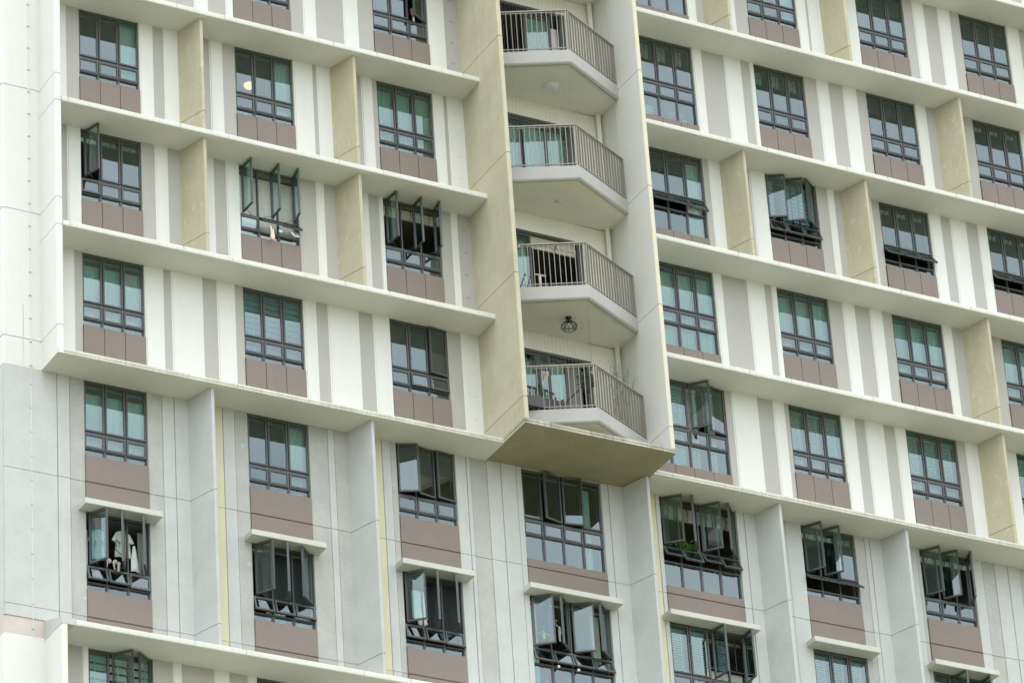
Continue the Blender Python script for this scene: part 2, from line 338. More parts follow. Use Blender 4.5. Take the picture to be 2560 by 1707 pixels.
# ------------------------------------------------------------------ windows
PW = .43
ZT, ZV0, ZV1 = -1.06, -1.13, -1.405      # bottom of casements, vent top/bottom
def ring(mb, x0, x1, z0, z1, y0, y1, t, m_):
    mb.box(x0, x0 + t, y0, y1, z0, z1, m_); mb.box(x1 - t, x1, y0, y1, z0, z1, m_)
    mb.box(x0 + t, x1 - t, y0 + .001, y1 - .001, z1 - t, z1, m_); mb.box(x0 + t, x1 - t, y0 + .001, y1 - .001, z0, z0 + t, m_)
def mesh_only(mb, name):
    me = bpy.data.meshes.new(name); me.from_pydata(mb.v, [], mb.f)
    for m in mb.mats: me.materials.append(M[m])
    me.polygons.foreach_set('material_index', mb.m); me.update(); return me
_cache = {}
def frame_mesh(n, w, zb):
    key = ('f', n, round(w, 3), zb)
    if key not in _cache:
        mb = MB(); y0, y1 = .06, .125; p = w / n
        ring(mb, 0, w, zb, .0, y0, y1, .016, 'frame')
        for k in range(1, n): mb.box(k * p - .014, k * p + .014, y0 + .002, y1 - .002, zb + .02, -.02, 'frame')
        mb.box(.02, w - .02, y0 - .004, y1 - .004, ZT - .055, ZT - .015, 'frame')
        mb.box(.02, w - .02, y0 - .012, y1 - .006, ZV1 - .035, ZV1 - .008, 'frame')
        for k in range(n):   # fixed light beads
            ring(mb, k * p + .015, (k + 1) * p - .015, zb + .01, ZV1 - .030, .072, .118, .016, 'frame')
        _cache[key] = mesh_only(mb, 'window')
    return _cache[key]
def casement_mesh(p, side):
    key = ('c', round(p, 3), side)
    if key not in _cache:
        w = p - .022; h = -ZT - .02
        a, b = (0, w) if side == 'L' else (-w, 0)
        mb = MB(); ring(mb, a, b, -h, 0, -.042, 0, .032, 'frame')
        # one glass sheet seen from both sides
        g2 = MB(); g2.quad([(a + .030, -.025, -h + .030), (b - .030, -.025, -h + .030), (b - .030, -.025, -.030), (a + .030, -.025, -.030)], 'glass')
        _cache[key] = (mesh_only(mb, 'casement'), mesh_only(g2, 'pane'), w)
    return _cache[key]
def vent_mesh(p):
    key = ('v', round(p, 3))
    if key not in _cache:
        w = p - .022; h = ZV0 - ZV1 + .025
        mb = MB(); ring(mb, 0, w, -h, 0, -.038, 0, .036, 'frame')
        g2 = MB(); g2.quad([(.034, -.02, -h + .034), (w - .034, -.02, -h + .034), (w - .034, -.02, -.034), (.034, -.02, -.034)], 'glass')
        _cache[key] = (mesh_only(mb, 'vent'), mesh_only(g2, 'pane'))
    return _cache[key]
def fixed_mesh(p, zb):
    key = ('g', round(p, 3), zb)
    if key not in _cache:
        g2 = MB(); g2.quad([(.030, .085, zb + .025), (p - .030, .085, zb + .025), (p - .030, .085, ZV1 - .045), (.030, .085, ZV1 - .045)], 'glass')
        _cache[key] = mesh_only(g2, 'pane')
    return _cache[key]
COLS = {'W1': (0., 1.292, 3), 'W2': (3.392, 4.685, 3), 'W3': (6.582, 7.863, 3), 'C': (9.35, 11.14, 4), 'R1': (12.49, 14.28, 4), 'R2': (15.818, 17.102, 3), 'R3': (18.696, 19.97, 3), 'R4': (21.476, 22.752, 3)}
BRDEPTH = .24
def window(col, s, sashes=None, vents=0):
    x0, x1, n = COLS[col]; w = x1 - x0; p = w / n; z = H * s; tall = n == 4
    zb = -2.10 if tall else -1.74
    fr = link('window', frame_mesh(n, w, zb), BLD, (x0, 0, z)); WR = random.Random(int(x0 * 10) + s * 131)
    sashes = (sashes or []) + [None] * n
    if not isinstance(vents, (list, tuple)): vents = [vents] * n
    for i in range(n):
        sd = sashes[i] or ('L' if i % 2 == 0 else 'R', WR.uniform(0, .7))
        side, ang = sd[0], sd[1]; off = sd[2] if len(sd) > 2 else .09 * min(1, ang / 60.)
        cm, pm, cw = casement_mesh(p, side)
        lx = i * p + .011 + off if side == 'L' else (i + 1) * p - .011 - off
        ly = .078 if ang < 4 else .05
        for nm, me in (('casement', cm), ('pane', pm)):
            o = link(nm, me, fr, (lx, ly, -.022)); o.rotation_euler.z = rad(-ang if side == 'L' else ang)
        if ang > 30:  # friction stay
            mb = MB(); e = .16 if side == 'L' else -.16
            mb.tube([(lx - e * .3, .07, ZT - .012), (lx + e * cos(rad(ang)) , .05 - abs(e) * sin(rad(ang)), ZT - .012)], .006, 'frame', 4)
            mb.tube([(lx + e * 1.1, .07, ZT - .012), (lx + e * .9 * cos(rad(ang)), .05 - abs(e) * .9 * sin(rad(ang)), ZT - .012)], .006, 'frame', 4)
            mb.build('stay', fr)
        vm, vg = vent_mesh(p); a = vents[i]
        for nm, me in (('vent', vm), ('pane', vg)):
            o = link(nm, me, fr, (i * p + .011, .074 if a < 4 else .06, ZV0 + .012)); o.rotation_euler.x = rad(-a)
        link('pane', fixed_mesh(p, zb), fr, (i * p, 0, 0))
    # spandrel
    zt = z + (-2.0 if tall else -1.605); low = s in (0, -1)
    zbm = {0: z - 2.68 if True else 0, -1: z - 2.69}.get(s, z - 2.69)
    mb = MB(); yf = -.022
    if low:
        g = H * s - 2.18; zz = [(zbm, 0), (g - .016, 0), (g - .008, .022), (g + .010, .022), (g + .016, 0), (zt, 0)]
        for (za, oa), (zb_, ob) in zip(zz, zz[1:]): mb.quad([(x0 + .002, yf + oa, za), (x1 - .002, yf + oa, za), (x1 - .002, yf + ob, zb_), (x0 + .002, yf + ob, zb_)], 'brown')
    else:
        pn = n; pw = w / pn
        for k in range(pn):
            a, b = x0 + k * pw + (.002 if k == 0 else .006), x0 + (k + 1) * pw - (.002 if k == pn - 1 else .006)
            mb.quad([(a, yf, zbm), (b, yf, zbm), (b, yf, zt), (a, yf, zt)], 'brown')
            mb.quad([(a, yf, zbm), (a, yf, zt), (a, .02, zt), (a, .02, zbm)], 'brown'); mb.quad([(b, yf, zt), (b, yf, zbm), (b, .02, zbm), (b, .02, zt)], 'brown')
            mb.quad([(a, yf, zt), (b, yf, zt), (b, .02, zt), (a, .02, zt)], 'brown')
        mb.quad([(x0 + .002, .012, zbm), (x1 - .002, .012, zbm), (x1 - .002, .012, zt - .002), (x0 + .002, .012, zt - .002)], 'rubber')
    mb.quad([(x0 + .002, yf + .012, zt - .0), (x1 - .002, yf + .012, zt), (x1 - .002, BRDEPTH, zt), (x0 + .002, BRDEPTH, zt)], 'brown')
    mb.quad([(x0 + .002, yf, zbm), (x0 + .002, yf, zt), (x0 + .002, BRDEPTH, zt), (x0 + .002, BRDEPTH, zbm)], 'brown')
    mb.quad([(x1 - .002, yf, zt), (x1 - .002, yf, zbm), (x1 - .002, BRDEPTH, zbm), (x1 - .002, BRDEPTH, zt)], 'brown')
    P(mb, 'spandrel_panel')
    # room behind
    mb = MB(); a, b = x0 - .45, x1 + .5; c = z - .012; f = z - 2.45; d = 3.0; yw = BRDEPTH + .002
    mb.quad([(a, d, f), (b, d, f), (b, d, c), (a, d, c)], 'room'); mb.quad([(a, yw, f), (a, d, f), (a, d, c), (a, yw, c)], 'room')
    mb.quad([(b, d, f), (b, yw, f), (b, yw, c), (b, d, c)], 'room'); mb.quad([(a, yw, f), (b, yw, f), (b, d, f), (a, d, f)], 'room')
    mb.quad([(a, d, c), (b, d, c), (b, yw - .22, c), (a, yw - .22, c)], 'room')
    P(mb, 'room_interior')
    if s == -1:   # concrete hood
        mb = MB(); X0, X1 = x0 - .15, x1 + .13; r = .015
        mb.box(X0, X1, -.32, .02, z + .001, z + .118, 'hood')
        for k, (dx, dz) in enumerate(((0, 0),)): pass
        h = P(mb, 'window_hood')
        bv = h.modifiers.new('b', 'BEVEL'); bv.width = .012; bv.segments = 2
    return fr
def room_back_stop(): pass
L_, R_ = 'L', 'R'
WIN = {
 ('W1', 3): ([], 0), ('W1', 2): ([(L_, 71, .11)], [4, 0, 0]), ('W1', 1): ([], 0), ('W1', 0): ([], 0),
 ('W1', -1): ([(L_, 60), (R_, 62), (R_, 62)], [18, 16, 5]), ('W1', -2): ([None, (L_, 48), (R_, 38)], 0),
 ('W2', 4): ([], 0), ('W2', 3): ([], 0), ('W2', 2): ([(L_, 88, .1), (R_, 88, .15), (R_, 80, .1)], [0, 48, 44]), ('W2', 1): ([], 0), ('W2', 0): ([], 0),
 ('W2', -1): ([(L_, 58), (R_, 62), (R_, 42)], [16, 15, 14]), ('W2', -2): ([], 0),
 ('W3', 4): ([None, None, (R_, 28)], 0), ('W3', 3): ([], 0), ('W3', 2): ([(L_, 84, .1), (R_, 88, .16), (R_, 80, .12)], 0),
 ('W3', 1): ([None, None, (R_, 8)], [0, 5, 5]), ('W3', 0): ([(L_, 24), (R_, 12), (R_, 9)], 0), ('W3', -1): ([(L_, 44), (R_, 62), (R_, 60)], [15, 15, 12]),
 ('C', 0): ([None, (R_, 14), (L_, 11), None], 0), ('C', -1): ([(L_, 38), (R_, 46), (L_, 32), (R_, 42)], 20),
 ('R1', 6): ([], 0), ('R1', 5): ([], 0), ('R1', 4): ([], 0), ('R1', 3): ([], [36, 38, 38, 30]), ('R1', 2): ([], 0), ('R1', 1): ([None, None, (L_, 45), (R_, 12)], 0),
 ('R1', 0): ([(L_, 42), (R_, 56), (L_, 46), (R_, 48)], [35, 26, 36, 26]), ('R1', -1): ([None, None, (L_, 82, .1), (R_, 86, .1)], 0),
 ('R2', 6): ([], 0), ('R2', 5): ([], 0), ('R2', 4): ([], 0), ('R2', 3): ([(L_, 28), (L_, 33), (R_, 36)], 22), ('R2', 2): ([], 0), ('R2', 1): ([], 0), ('R2', 0): ([(L_, 56), (L_, 52), None], 52), ('R2', -1): ([], 0),
 ('R3', 6): ([], 0), ('R3', 5): ([], 0), ('R3', 4): ([], 0), ('R3', 3): ([], 40), ('R3', 2): ([], 0), ('R3', 1): ([], 0), ('R3', 0): ([(L_, 55), (L_, 50), (R_, 68)], 0), ('R3', -1): ([None, (L_, 80), (R_, 86, .1)], 0),
 ('R4', 6): ([], 0), ('R4', 5): ([], 0), ('R4', 4): ([], 0), ('R4', 3): ([], 38), ('R4', 2): ([], 0), ('R4', 1): ([], 0),
 ('W1', 4): ([], 0), ('W3', -2): ([], 0),
}
for (c, s), (sa, ve) in WIN.items(): window(c, s, sa, ve)
# columns not opened by a window: plain infill
mb = MB()
for c, ss in (('C', (-2,)), ('R1', (-2,)), ('R2', (-2,)), ('R3', (-2,))):
    x0, x1, n = COLS[c]
    for s in ss: mb.box(x0, x1, .01, .24, H * (s - 1) + .12, H * s, 'brown')
P(mb, 'infill_wall')
# ------------------------------------------------------------------ balconies
XL, XR = 8.66, 11.84
vfin(slab_plan(8.562, 8.662, .0, -1.65, .028), .12, 16.8, [H * k + .61 for k in range(6)], 'tanwall', 'balcony_wall')
side = {k: 'cream' for k in range(3, 9)}
vfin(slab_plan(11.84, 11.942, .0, -1.65, .026), .12, 16.8, [H * k + .61 for k in range(6)], 'white', 'balcony_wall', side={**{k: 'edge' for k in range(1, 9)}, 9: 'edge'})
mb = MB()   # bottom plate
pl = [(8.56, .0), (8.56, -1.652), (11.945, -1.652), (11.945, .0)]
mb.prism(pl, .015, .060, 'olive', mtop='ledge_d', side={0: 'tanwall', 1: 'plate_d', 2: 'tanwall'})
mb.prism([(8.575, .0), (8.575, -1.630), (11.93, -1.630), (11.93, .0)], .060, .078, 'rubber')
mb.prism([(8.565, .0), (8.565, -1.645), (11.94, -1.645), (11.94, .0)], .078, .125, 'plate_d')
P(mb, 'bottom_plate')
APX = [(XL, -.80), (10.262, -1.62), (XR, -.815)]
def inset(d): return [(XL, -.80 + d * 1.12), (10.262, -1.62 + d * 1.12), (XR, -.815 + d * 1.12)]
DOORS = {0: [(8.8, 9.37, 'g'), (9.37, 9.94, 'g'), (9.95, 10.22, 'g'), (10.2, 10.64, 'g')], 1: [(8.8, 9.4, 'g'), (9.38, 9.98, 'g')], 2: [(8.8, 9.38, 'g'), (9.36, 9.97, 'g'), (9.94, 10.53, 'g'), (10.5, 11.08, 'g')], 3: [(10.22, 10.86, 'g'), (9.0, 9.02, 'n')], 4: [(8.8, 9.9, 'g'), (9.9, 11.08, 'g')]}
for k in range(0, 6):
    zb, zt = H * k + .405, H * k + .72
    mb = MB(); o_ = inset(0); i_ = inset(.05); pts = o_
    poly = [(XL, -.002), *o_, (XR, -.002)]
    # edge beam: fascia, dark drip strip, soffit
    for a, b in zip(o_, o_[1:]):
        mb.quad([(*a, zb + .028), (*b, zb + .028), (*b, zt - .012), (*a, zt - .012)], 'bfascia')
        ai, bi = (a[0], a[1] + .014), (b[0], b[1] + .014)
        mb.quad([(*a, zt - .012), (*b, zt - .012), (*bi, zt), (*ai, zt)], 'bfascia')
        mb.quad([(a[0], a[1], zb + .028), (a[0], a[1] + .02, zb), (b[0], b[1] + .02, zb), (b[0], b[1], zb + .028)], 'bfascia')
    for dlo, dhi, z_, mm in ((.02, .075, zb, 'ledge'), (.075, .095, zb + .012, 'rubber')):
        for k2 in (0, 1):
            a, b, c, d = inset(dlo)[k2], inset(dlo)[k2 + 1], inset(dhi)[k2 + 1], inset(dhi)[k2]
            mb.quad([(*a, z_), (*d, z_), (*c, z_), (*b, z_)], mm)
    ii = inset(.095)
    for (a_, b_) in ((0, 1), (1, 2)):
        mb.quad([(*ii[a_], zb + .004), (ii[a_][0], -.002, zb + .004), (ii[b_][0], -.002, zb + .004), (*ii[b_], zb + .004)], 'cream')
    mb.quad([(XL, -.002, zt), *[(x, y + .014, zt) for x, y in o_], (XR, -.002, zt)], 'bfascia')
    if k == 0:   # small framed access hatch in the lowest soffit
        mb.tube([(9.75, -.9, zb - .004), (10.2, -1.13, zb - .004), (10.62, -.98, zb - .004), (10.95, -.8, zb - .004)], .008, 'rail', 4)
    bal = P(mb, 'balcony')
    # railing
    mb = MB(); ra = inset(.035); z0, z1 = zt, zt + 1.0
    ins2 = ra
    def seg(a, b, n):
        A, Bv = Vector((*a, 0)), Vector((*b, 0)); d = (Bv - A).normalized(); nn = Vector((-d.y, d.x, 0))
        ang = math.atan2(d.y, d.x)
        L = (Bv - A).length
        Mx = Matrix.Translation(A) @ Matrix.Rotation(ang, 4, 'Z')
        mb.box(0, L, -.03, .03, z1 - .028, z1, 'rail', Mx)
        mb.box(.01, L - .01, -.012, .012, z1 - .060, z1 - .045, 'rail', Mx)
        mb.box(.01, L - .01, -.012, .012, z0 + .055, z0 + .072, 'rail', Mx)
        for j in range(1, n):
            x = L * j / n; mb.box(x - .006, x + .006, -.019, .019, z0 + .005, z1 - .028, 'rail', Mx)
        for x in (.02, L - .02): mb.box(x - .012, x + .012, -.024, .024, z0 - .0, z1 - .03, 'rail', Mx)
    seg((ra[0][0] + .02, ra[0][1] - .01), ra[1], 17); seg(ra[1], (ra[2][0] - .03, ra[2][1] - .015), 17)
    mb.build('railing', bal)
    if k in (0, 2, 3):   # invisible grille wires to the ceiling above
        mb = MB(); ga = inset(.115); zc = zb + H
        for (a, b, n) in ((ga[0], ga[1], 24), (ga[1], ga[2], 24)):
            for j in range(n + 1):
                t = j / n; x, y = a[0] + (b[0] - a[0]) * t, a[1] + (b[1] - a[1]) * t
                if XL + .01 < x < XR - .01: mb.box(x - .0008, x + .0008, y - .0008, y + .0008, zt, zc + .01, 'wire')
            A, Bv = Vector((*a, 0)), Vector((*b, 0)); d = Bv - A
            Mx = Matrix.Translation(A) @ Matrix.Rotation(math.atan2(d.y, d.x), 4, 'Z')
            mb.box(0, d.length, -.018, .018, zc - .014, zc + .008, 'ledge', Mx)
            mb.box(0, d.length, -.012, .012, zt, zt + .03, 'rail', Mx)
        mb.build('safety_grille', bal)
    # back wall with door opening
    mb = MB(); d0, d1, dz = 8.80, 11.17, H * k + 2.80; zc = zb + H
    W_ = 'cream'
    mb.box(XL, d0, 0, .2, zt - .32, zc + .32, W_); mb.box(d1, XR, 0, .2, zt - .32, zc + .32, W_); mb.box(d0, d1, .001, .2, dz, zc + .32, W_)
    P(mb, 'balcony_back_wall')
    mb = MB(); ring(mb, d0, d1, zt, dz, .02, .14, .05, 'frame'); mb.box(d1 - .11, d1 - .05, .04, .12, zt, dz - .05, 'frame')
    dr = P(mb, 'sliding_door')
    for (a, b, t) in DOORS.get(k, []):
        if t != 'g': continue
        mb = MB(); yy = .05 if int(a * 10) % 2 else .09
        ring(mb, a, b, zt + .03, dz - .05, yy, yy + .03, .05, 'frame'); mb.build('door_leaf', dr)
        g = MB(); g.quad([(a + .05, yy + .015, zt + .08), (b - .05, yy + .015, zt + .08), (b - .05, yy + .015, dz - .1), (a + .05, yy + .015, dz - .1)], 'glass'); g.build('pane', dr)
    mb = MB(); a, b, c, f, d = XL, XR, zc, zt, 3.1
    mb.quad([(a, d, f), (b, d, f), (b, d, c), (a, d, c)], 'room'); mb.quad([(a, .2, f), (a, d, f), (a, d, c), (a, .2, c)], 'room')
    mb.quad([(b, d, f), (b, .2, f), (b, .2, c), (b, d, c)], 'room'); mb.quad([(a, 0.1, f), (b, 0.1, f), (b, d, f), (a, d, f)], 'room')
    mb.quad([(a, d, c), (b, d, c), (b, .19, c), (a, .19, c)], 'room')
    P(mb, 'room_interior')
mb = MB()   # drain pipe in the balcony corner
mb.tube([(11.74, -.10, .72), (11.74, -.10, 16.8)], .052, 'cream', 14); P(mb, 'drain_pipe')
mb = MB(); mb.box(8.57, 11.93, .0, .2, .02, .4, 'cream'); P(mb, 'balcony_back_wall')
# ------------------------------------------------------------------ conductor strip on the left wall
mb = MB()
mb.box(-1.092, -1.074, -.016, .002, 0.63 - .62, 16.8, 'white')
for k in range(34): mb.box(-1.108, -1.058, -.022, .002, .055 + k * .508, .070 + k * .508, 'bfascia')
P(mb, 'conductor_strip')
mb = MB(); mb.box(-1.088, -1.078, -.018, .002, -5.6, -.0, 'white')
for k in range(11): mb.box(-1.104, -1.062, -.020, .002, -.347 - k * .508, -.338 - k * .508, 'rail')
P(mb, 'conductor_strip')
# rust streak: stain with its own shape in the wall paint
def stain(name, x, z0, z1, w, c):
    m, nt, out = new_mat(name); L = nt.links.new
    p = N(nt, 'ShaderNodeNewGeometry').outputs['Position']
    b = N(nt, 'ShaderNodeBsdfPrincipled'); b.inputs['Roughness'].default_value = .8
    sx = N(nt, 'ShaderNodeSeparateXYZ'); L(p, sx.inputs[0])
    mr = N(nt, 'ShaderNodeMapRange'); L(sx.outputs['Z'], mr.inputs[0]); mr.inputs[1].default_value = z0; mr.inputs[2].default_value = z1
    n = noise(nt, scaled(nt, p, (40, 1, 1.5)), 2, 4, .6)
    k = N(nt, 'ShaderNodeMath', operation='MULTIPLY'); L(mr.outputs[0], k.inputs[0]); L(n, k.inputs[1])
    L(mixc(nt, ramp(nt, k.outputs[0], .05, .6), (.72, .68, .54), c), b.inputs['Base Color']); L(b.outputs[0], out.inputs[0])
    M[name] = m
stain('rust_stain', -1.235, -.1, 1.37, .02, (.42, .22, .07))
mb = MB(); mb.quad([(-1.238, -.002, .66), (-1.216, -.002, .66), (-1.226, -.002, 1.39), (-1.230, -.002, 1.39)], 'rust_stain')
mb.quad([(-1.246, -.002, .02), (-1.212, -.002, .02), (-1.216, -.002, .61), (-1.238, -.002, .61)], 'rust_stain'); P(mb, 'rust_streak')
# small screw plates on the strips beside the balcony wall
mb = MB()
for s in (1, 2, 3, 4):
    for j in range(5):
        zz = H * (s - 1) + .35 + j * .52
        for dx in (-.022, .022): mb.box(8.40 + dx - .006, 8.40 + dx + .006, -.024, .0, zz - .006, zz + .006, 'rail')
P(mb, 'fixing_plate')
# ------------------------------------------------------------------ things behind and in the windows
CN = {'W1': 'leftmost column', 'W2': 'second column', 'W3': 'third column', 'C': 'column under the balconies', 'R1': 'column just right of balconies',
      'R2': 'third column from the right', 'R3': 'second column from the right', 'R4': 'rightmost column'}
TOP = {'W1': 3, 'W2': 4, 'W3': 4, 'C': 0, 'R1': 5, 'R2': 5, 'R3': 5, 'R4': 5}
ORD = ['top', 'second', 'third', 'fourth', 'fifth', 'sixth', 'seventh', 'eighth']
def where(c, s): return '%s window down, %s' % (ORD[max(0, TOP[c] - s)], CN[c])
def pleat(mb, x0, x1, z0, z1, y, m_, per=.09, amp=.022, flare=0., seed=0, gather=None):
    r = random.Random(seed); n = max(8, int((x1 - x0) / per * 6)); ph = r.random() * 6
    xs = [x0 + (x1 - x0) * i / n for i in range(n + 1)]; warp = [r.uniform(.75, 1.3) for _ in xs]; acc = ph; prof = []
    for i, x in enumerate(xs):
        acc += 2 * pi * (x1 - x0) / n / per * warp[i]; prof.append((x, y + amp * sin(acc) + .4 * amp * sin(acc * .37 + 2)))
    lv = [0, .06, .3, .6, .85, 1.]
    rows = []
    for t in lv:
        z = z1 + (z0 - z1) * t; row = []
        for (x, yy) in prof:
            g = 1.
            if gather: g = 1 - gather * (1 - abs(2 * t - 1) ** .8) if gather > 0 else 1
            xx = x0 + (x - x0) * g if flare <= 0 else x
            row.append((xx, y + (yy - y) * (.35 + .65 * t), z))
        rows.append(row)
    for a, b in zip(rows, rows[1:]):
        for k in range(n): mb.quad([a[k], b[k], b[k + 1], a[k + 1]], m_, True)
    for row in (rows[0],):
        pass
def weld(o):
    import bmesh
    bm = bmesh.new(); bm.from_mesh(o.data); bmesh.ops.remove_doubles(bm, verts=bm.verts, dist=.0004); bm.to_mesh(o.data); bm.free()
def curtain(c, s, spans, m_='lining', look='white pleated curtain', per=.085, amp=.02, z0=-2.15, z1=-.06, gather=0, y=.19):
    x0 = COLS[c][0]; mb = MB()
    for i, (a, b) in enumerate(spans):
        a, b = max(a, .005), min(b, COLS[c][1] - x0 - .005); pleat(mb, x0 + a, x0 + b, H * s + z0, H * s + z1, y, m_, per, amp, seed=hash((c, s, i)) % 99 if False else (ord(c[0]) + 7 * s + i) % 97, gather=gather)
    o = mb.build('curtain'); weld(o)
    rl = MB(); rl.box(x0 + .006, COLS[c][1] - .006, y - .015, y + .015, H * s - .055, H * s - .03, 'whitep'); rl.build('curtain_rail', o)
    return tag(o, look + ', ' + where(c, s), 'curtain', 'curtains behind the windows')
def slats(c, s, spans, pitch=.05, depth=.05, tilt=60, m_='blindw', z0=-1.95, z1=-.05, look='white slatted blind', y=.19, th=.003, valance=None):
    x0 = COLS[c][0]; mb = MB(); br_ = MB(); z = H * s + z1 - .05
    spans = [(max(a, .006), min(b, COLS[c][1] - x0 - .006)) for a, b in spans]
    cs, sn = cos(rad(tilt)), sin(rad(tilt))
    for (a, b) in spans:
        mb.box(x0 + a, x0 + b, y - .03, y + .03, H * s + z1 - .045, H * s + z1, m_)
        zz = z
        while zz > H * s + z0:
            # slat tilted so its outer edge drops
            p = [(-depth / 2 * cs, -depth / 2 * sn), (depth / 2 * cs, depth / 2 * sn)]
            (ya, za), (yb, zb) = p
            mb.quad([(x0 + a, y + ya, zz + za), (x0 + b, y + ya, zz + za), (x0 + b, y + yb, zz + zb), (x0 + a, y + yb, zz + zb)], m_)
            mb.quad([(x0 + a, y + yb + th, zz + zb), (x0 + b, y + yb + th, zz + zb), (x0 + b, y + ya + th, zz + za), (x0 + a, y + ya + th, zz + za)], m_)
            zz -= pitch
        for fx in (.22, .78):
            xx = x0 + a + (b - a) * fx; mb.box(xx - .012, xx + .012, y - depth * .55 * cs - .006, y - depth * .55 * cs - .004, H * s + z0, z, m_)
        br_.box(x0 + a, x0 + b, y - .012, y + .012, H * s + z0 - .03, H * s + z0, m_)
    o = mb.build('slatted_blind'); br_.build('bottom_rail', o)
    return tag(o, look + ', ' + where(c, s), 'window blind', 'slatted blinds behind the windows')
def folded(c, s, spans, z0, m_='blindb', look='cream roman blind folded up', z1=-.06, folds=3, y=.20):
    x0 = COLS[c][0]; mb = MB(); cords = MB(); r = random.Random(s * 3 + ord(c[0]))
    for (a, b) in spans:
        prev = None; zt_ = H * s + z1; zb_ = H * s + z0; n = folds * 4
        pts = [(y - .012 * (k % 4 in (1, 2)) - .006 * (k / n), zt_ + (zb_ - zt_) * k / n) for k in range(n + 1)]
        for (ya, za), (yb, zb2) in zip(pts, pts[1:]):
            mb.quad([(x0 + a, ya, za), (x0 + a, yb, zb2), (x0 + b, yb, zb2), (x0 + b, ya, za)], m_)
        mb.box(x0 + a, x0 + b, y - .03, y + .01, zb_ - .02, zb_, m_)
        xx = x0 + a + (b - a) * .62
        cords.tube([(xx, y - .045, zt_), (xx + .02, y - .05, (zt_ + zb_) / 2), (xx - .01, y - .045, zb_ - .03)], .008, 'blk', 5)
    o = mb.build('folded_blind'); cords.build('cord', o)
    return tag(o, look + ', ' + where(c, s), 'window blind', 'blinds folded up at the window heads')
T3 = [(.0, .42), (.44, .85), (.87, 1.28)]; FULL = [(-.05, 1.36)]
T4 = [(.0, .43), (.46, .88), (.91, 1.32), (1.35, 1.78)]
# leftmost column
curtain('W1', 3, [(.93, 1.36)], look='single white curtain gathered at the right pane', amp=.03)
folded('W1', 2, T3, -.15, 'blindw', 'thin white blind rolled tight', folds=1)
curtain('W1', 1, [(-.02, .43), (.44, .86), (.87, 1.34)], look='three white curtains tied in at the sill', z1=-.16, per=.11, amp=.03, gather=.12)
curtain('W1', 0, FULL, look='full width sheer white curtain', z1=-.18)
slats('W1', -2, [(.0, .84), (.88, 1.3)], .16, .16, 68, 'blindw', look='wide slat white blind half hidden')
# second column
curtain('W2', 3, [(.92, 1.4)], look='white net curtain pulled to the right pane', per=.07)
mb = MB(); mb.box(3.3, 4.8, .30, .335, 2.8 * 2 - 1.5, 2.8 * 2 - .09, 'blindw'); mb.box(3.3, 4.8, .29, .345, 5.6 - .09, 5.6 - .04, 'whitep')
tag(mb.build('roller_blind'), 'plain white roller blind pulled down behind three wide open sashes', 'window blind')
slats('W2', 1, [(.0, 1.3)], .125, .125, 74, 'cyan', z0=-1.5, look='aqua blind with broad horizontal bands')
curtain('W2', 0, [(.86, 1.38)], look='thin white curtain behind the right pane only', per=.07)
curtain('W2', -1, [(.35, .75), (.9, 1.36)], look='pale curtains showing through the low panes', z1=-1.3)
# third column
curtain('W3', 4, [(-.05, .05)], look='white curtain bunched at the left jamb')
curtain('W3', 3, [(-.02, .43), (.45, .83), (.9, 1.36)], m_='greenc', look='pale green pleated curtains', z1=-.1, per=.12, amp=.035, gather=.1)
folded('W3', 2, [(.0, .42), (.44, .84), (.86, 1.27)], -.28, 'blindb', 'cream blind drawn up above dark room')
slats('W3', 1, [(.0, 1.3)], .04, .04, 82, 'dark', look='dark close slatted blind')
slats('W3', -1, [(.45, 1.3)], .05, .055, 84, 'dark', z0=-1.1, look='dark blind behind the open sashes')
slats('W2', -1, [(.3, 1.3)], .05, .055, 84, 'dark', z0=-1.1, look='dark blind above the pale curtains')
# under the balconies
mb = MB(); pleat(mb, 10.80, 10.98, -2.8 - 1.15, -2.9, .20, 'greenc', .06, .02, seed=4); o = mb.build('curtain'); weld(o)
tag(o, 'olive green curtain gathered beside the right open sash, lower window under the balconies', 'curtain', 'curtains behind the windows')
curtain('C', -1, [(.02, .22)], look='narrow white curtain at the left jamb', z1=-.1)
curtain('C', 0, [(1.45, 1.62)], look='narrow white curtain near the right edge', z1=-.12)
# wide windows right of the balconies
folded('R1', 5, T4, -.4, 'blindb', 'cream blind folded high')
folded('R1', 4, [(.1, .42), (.47, .80), (.92, 1.22), (1.37, 1.62)], -.42, 'blindb', 'four cream roman blinds, dark cords')
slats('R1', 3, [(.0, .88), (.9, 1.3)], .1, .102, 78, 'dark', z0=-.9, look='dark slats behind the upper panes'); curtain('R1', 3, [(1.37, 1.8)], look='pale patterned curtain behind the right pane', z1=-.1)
curtain('R1', 2, [(0, .42), (.45, .88), (.91, 1.33), (1.36, 1.8)], look='aqua tinted white curtains across four panes', z1=-.12, per=.1, amp=.028)
slats('R1', 1, [(.0, .43), (.46, .88), (.91, 1.20), (1.36, 1.6)], .055, .056, 66, 'blindw', z0=-2.0, look='white venetian blinds behind an open sash')
folded('R1', 0, T4, -.36, 'blindb', 'pale green blinds half raised above a houseplant', folds=2)
slats('R1', -1, [(.0, .42), (.45, .87)], .055, .055, 60, 'blindw', z0=-1.02, look='white venetian blinds lowered to the sill')
slats('R1', -1, [(.92, 1.76)], .05, .05, 40, 'dark', z0=-.74, look='dark slatted blind over a cream rail')
br = empty('blind_cover', (13.83, .27, -2.8)); tag(br, 'cream valance and folded cream end of the dark slatted blind behind two open sashes', 'blind rail')
mb = MB(); mb.box(-.45, .43, -.02, .02, -.16, -.05, 'blindb'); mb.build('valance', br)
mb = MB(); mb.box(-.41, .41, -.015, .015, -.95, -.78, 'blindb'); mb.build('folded_end', br)
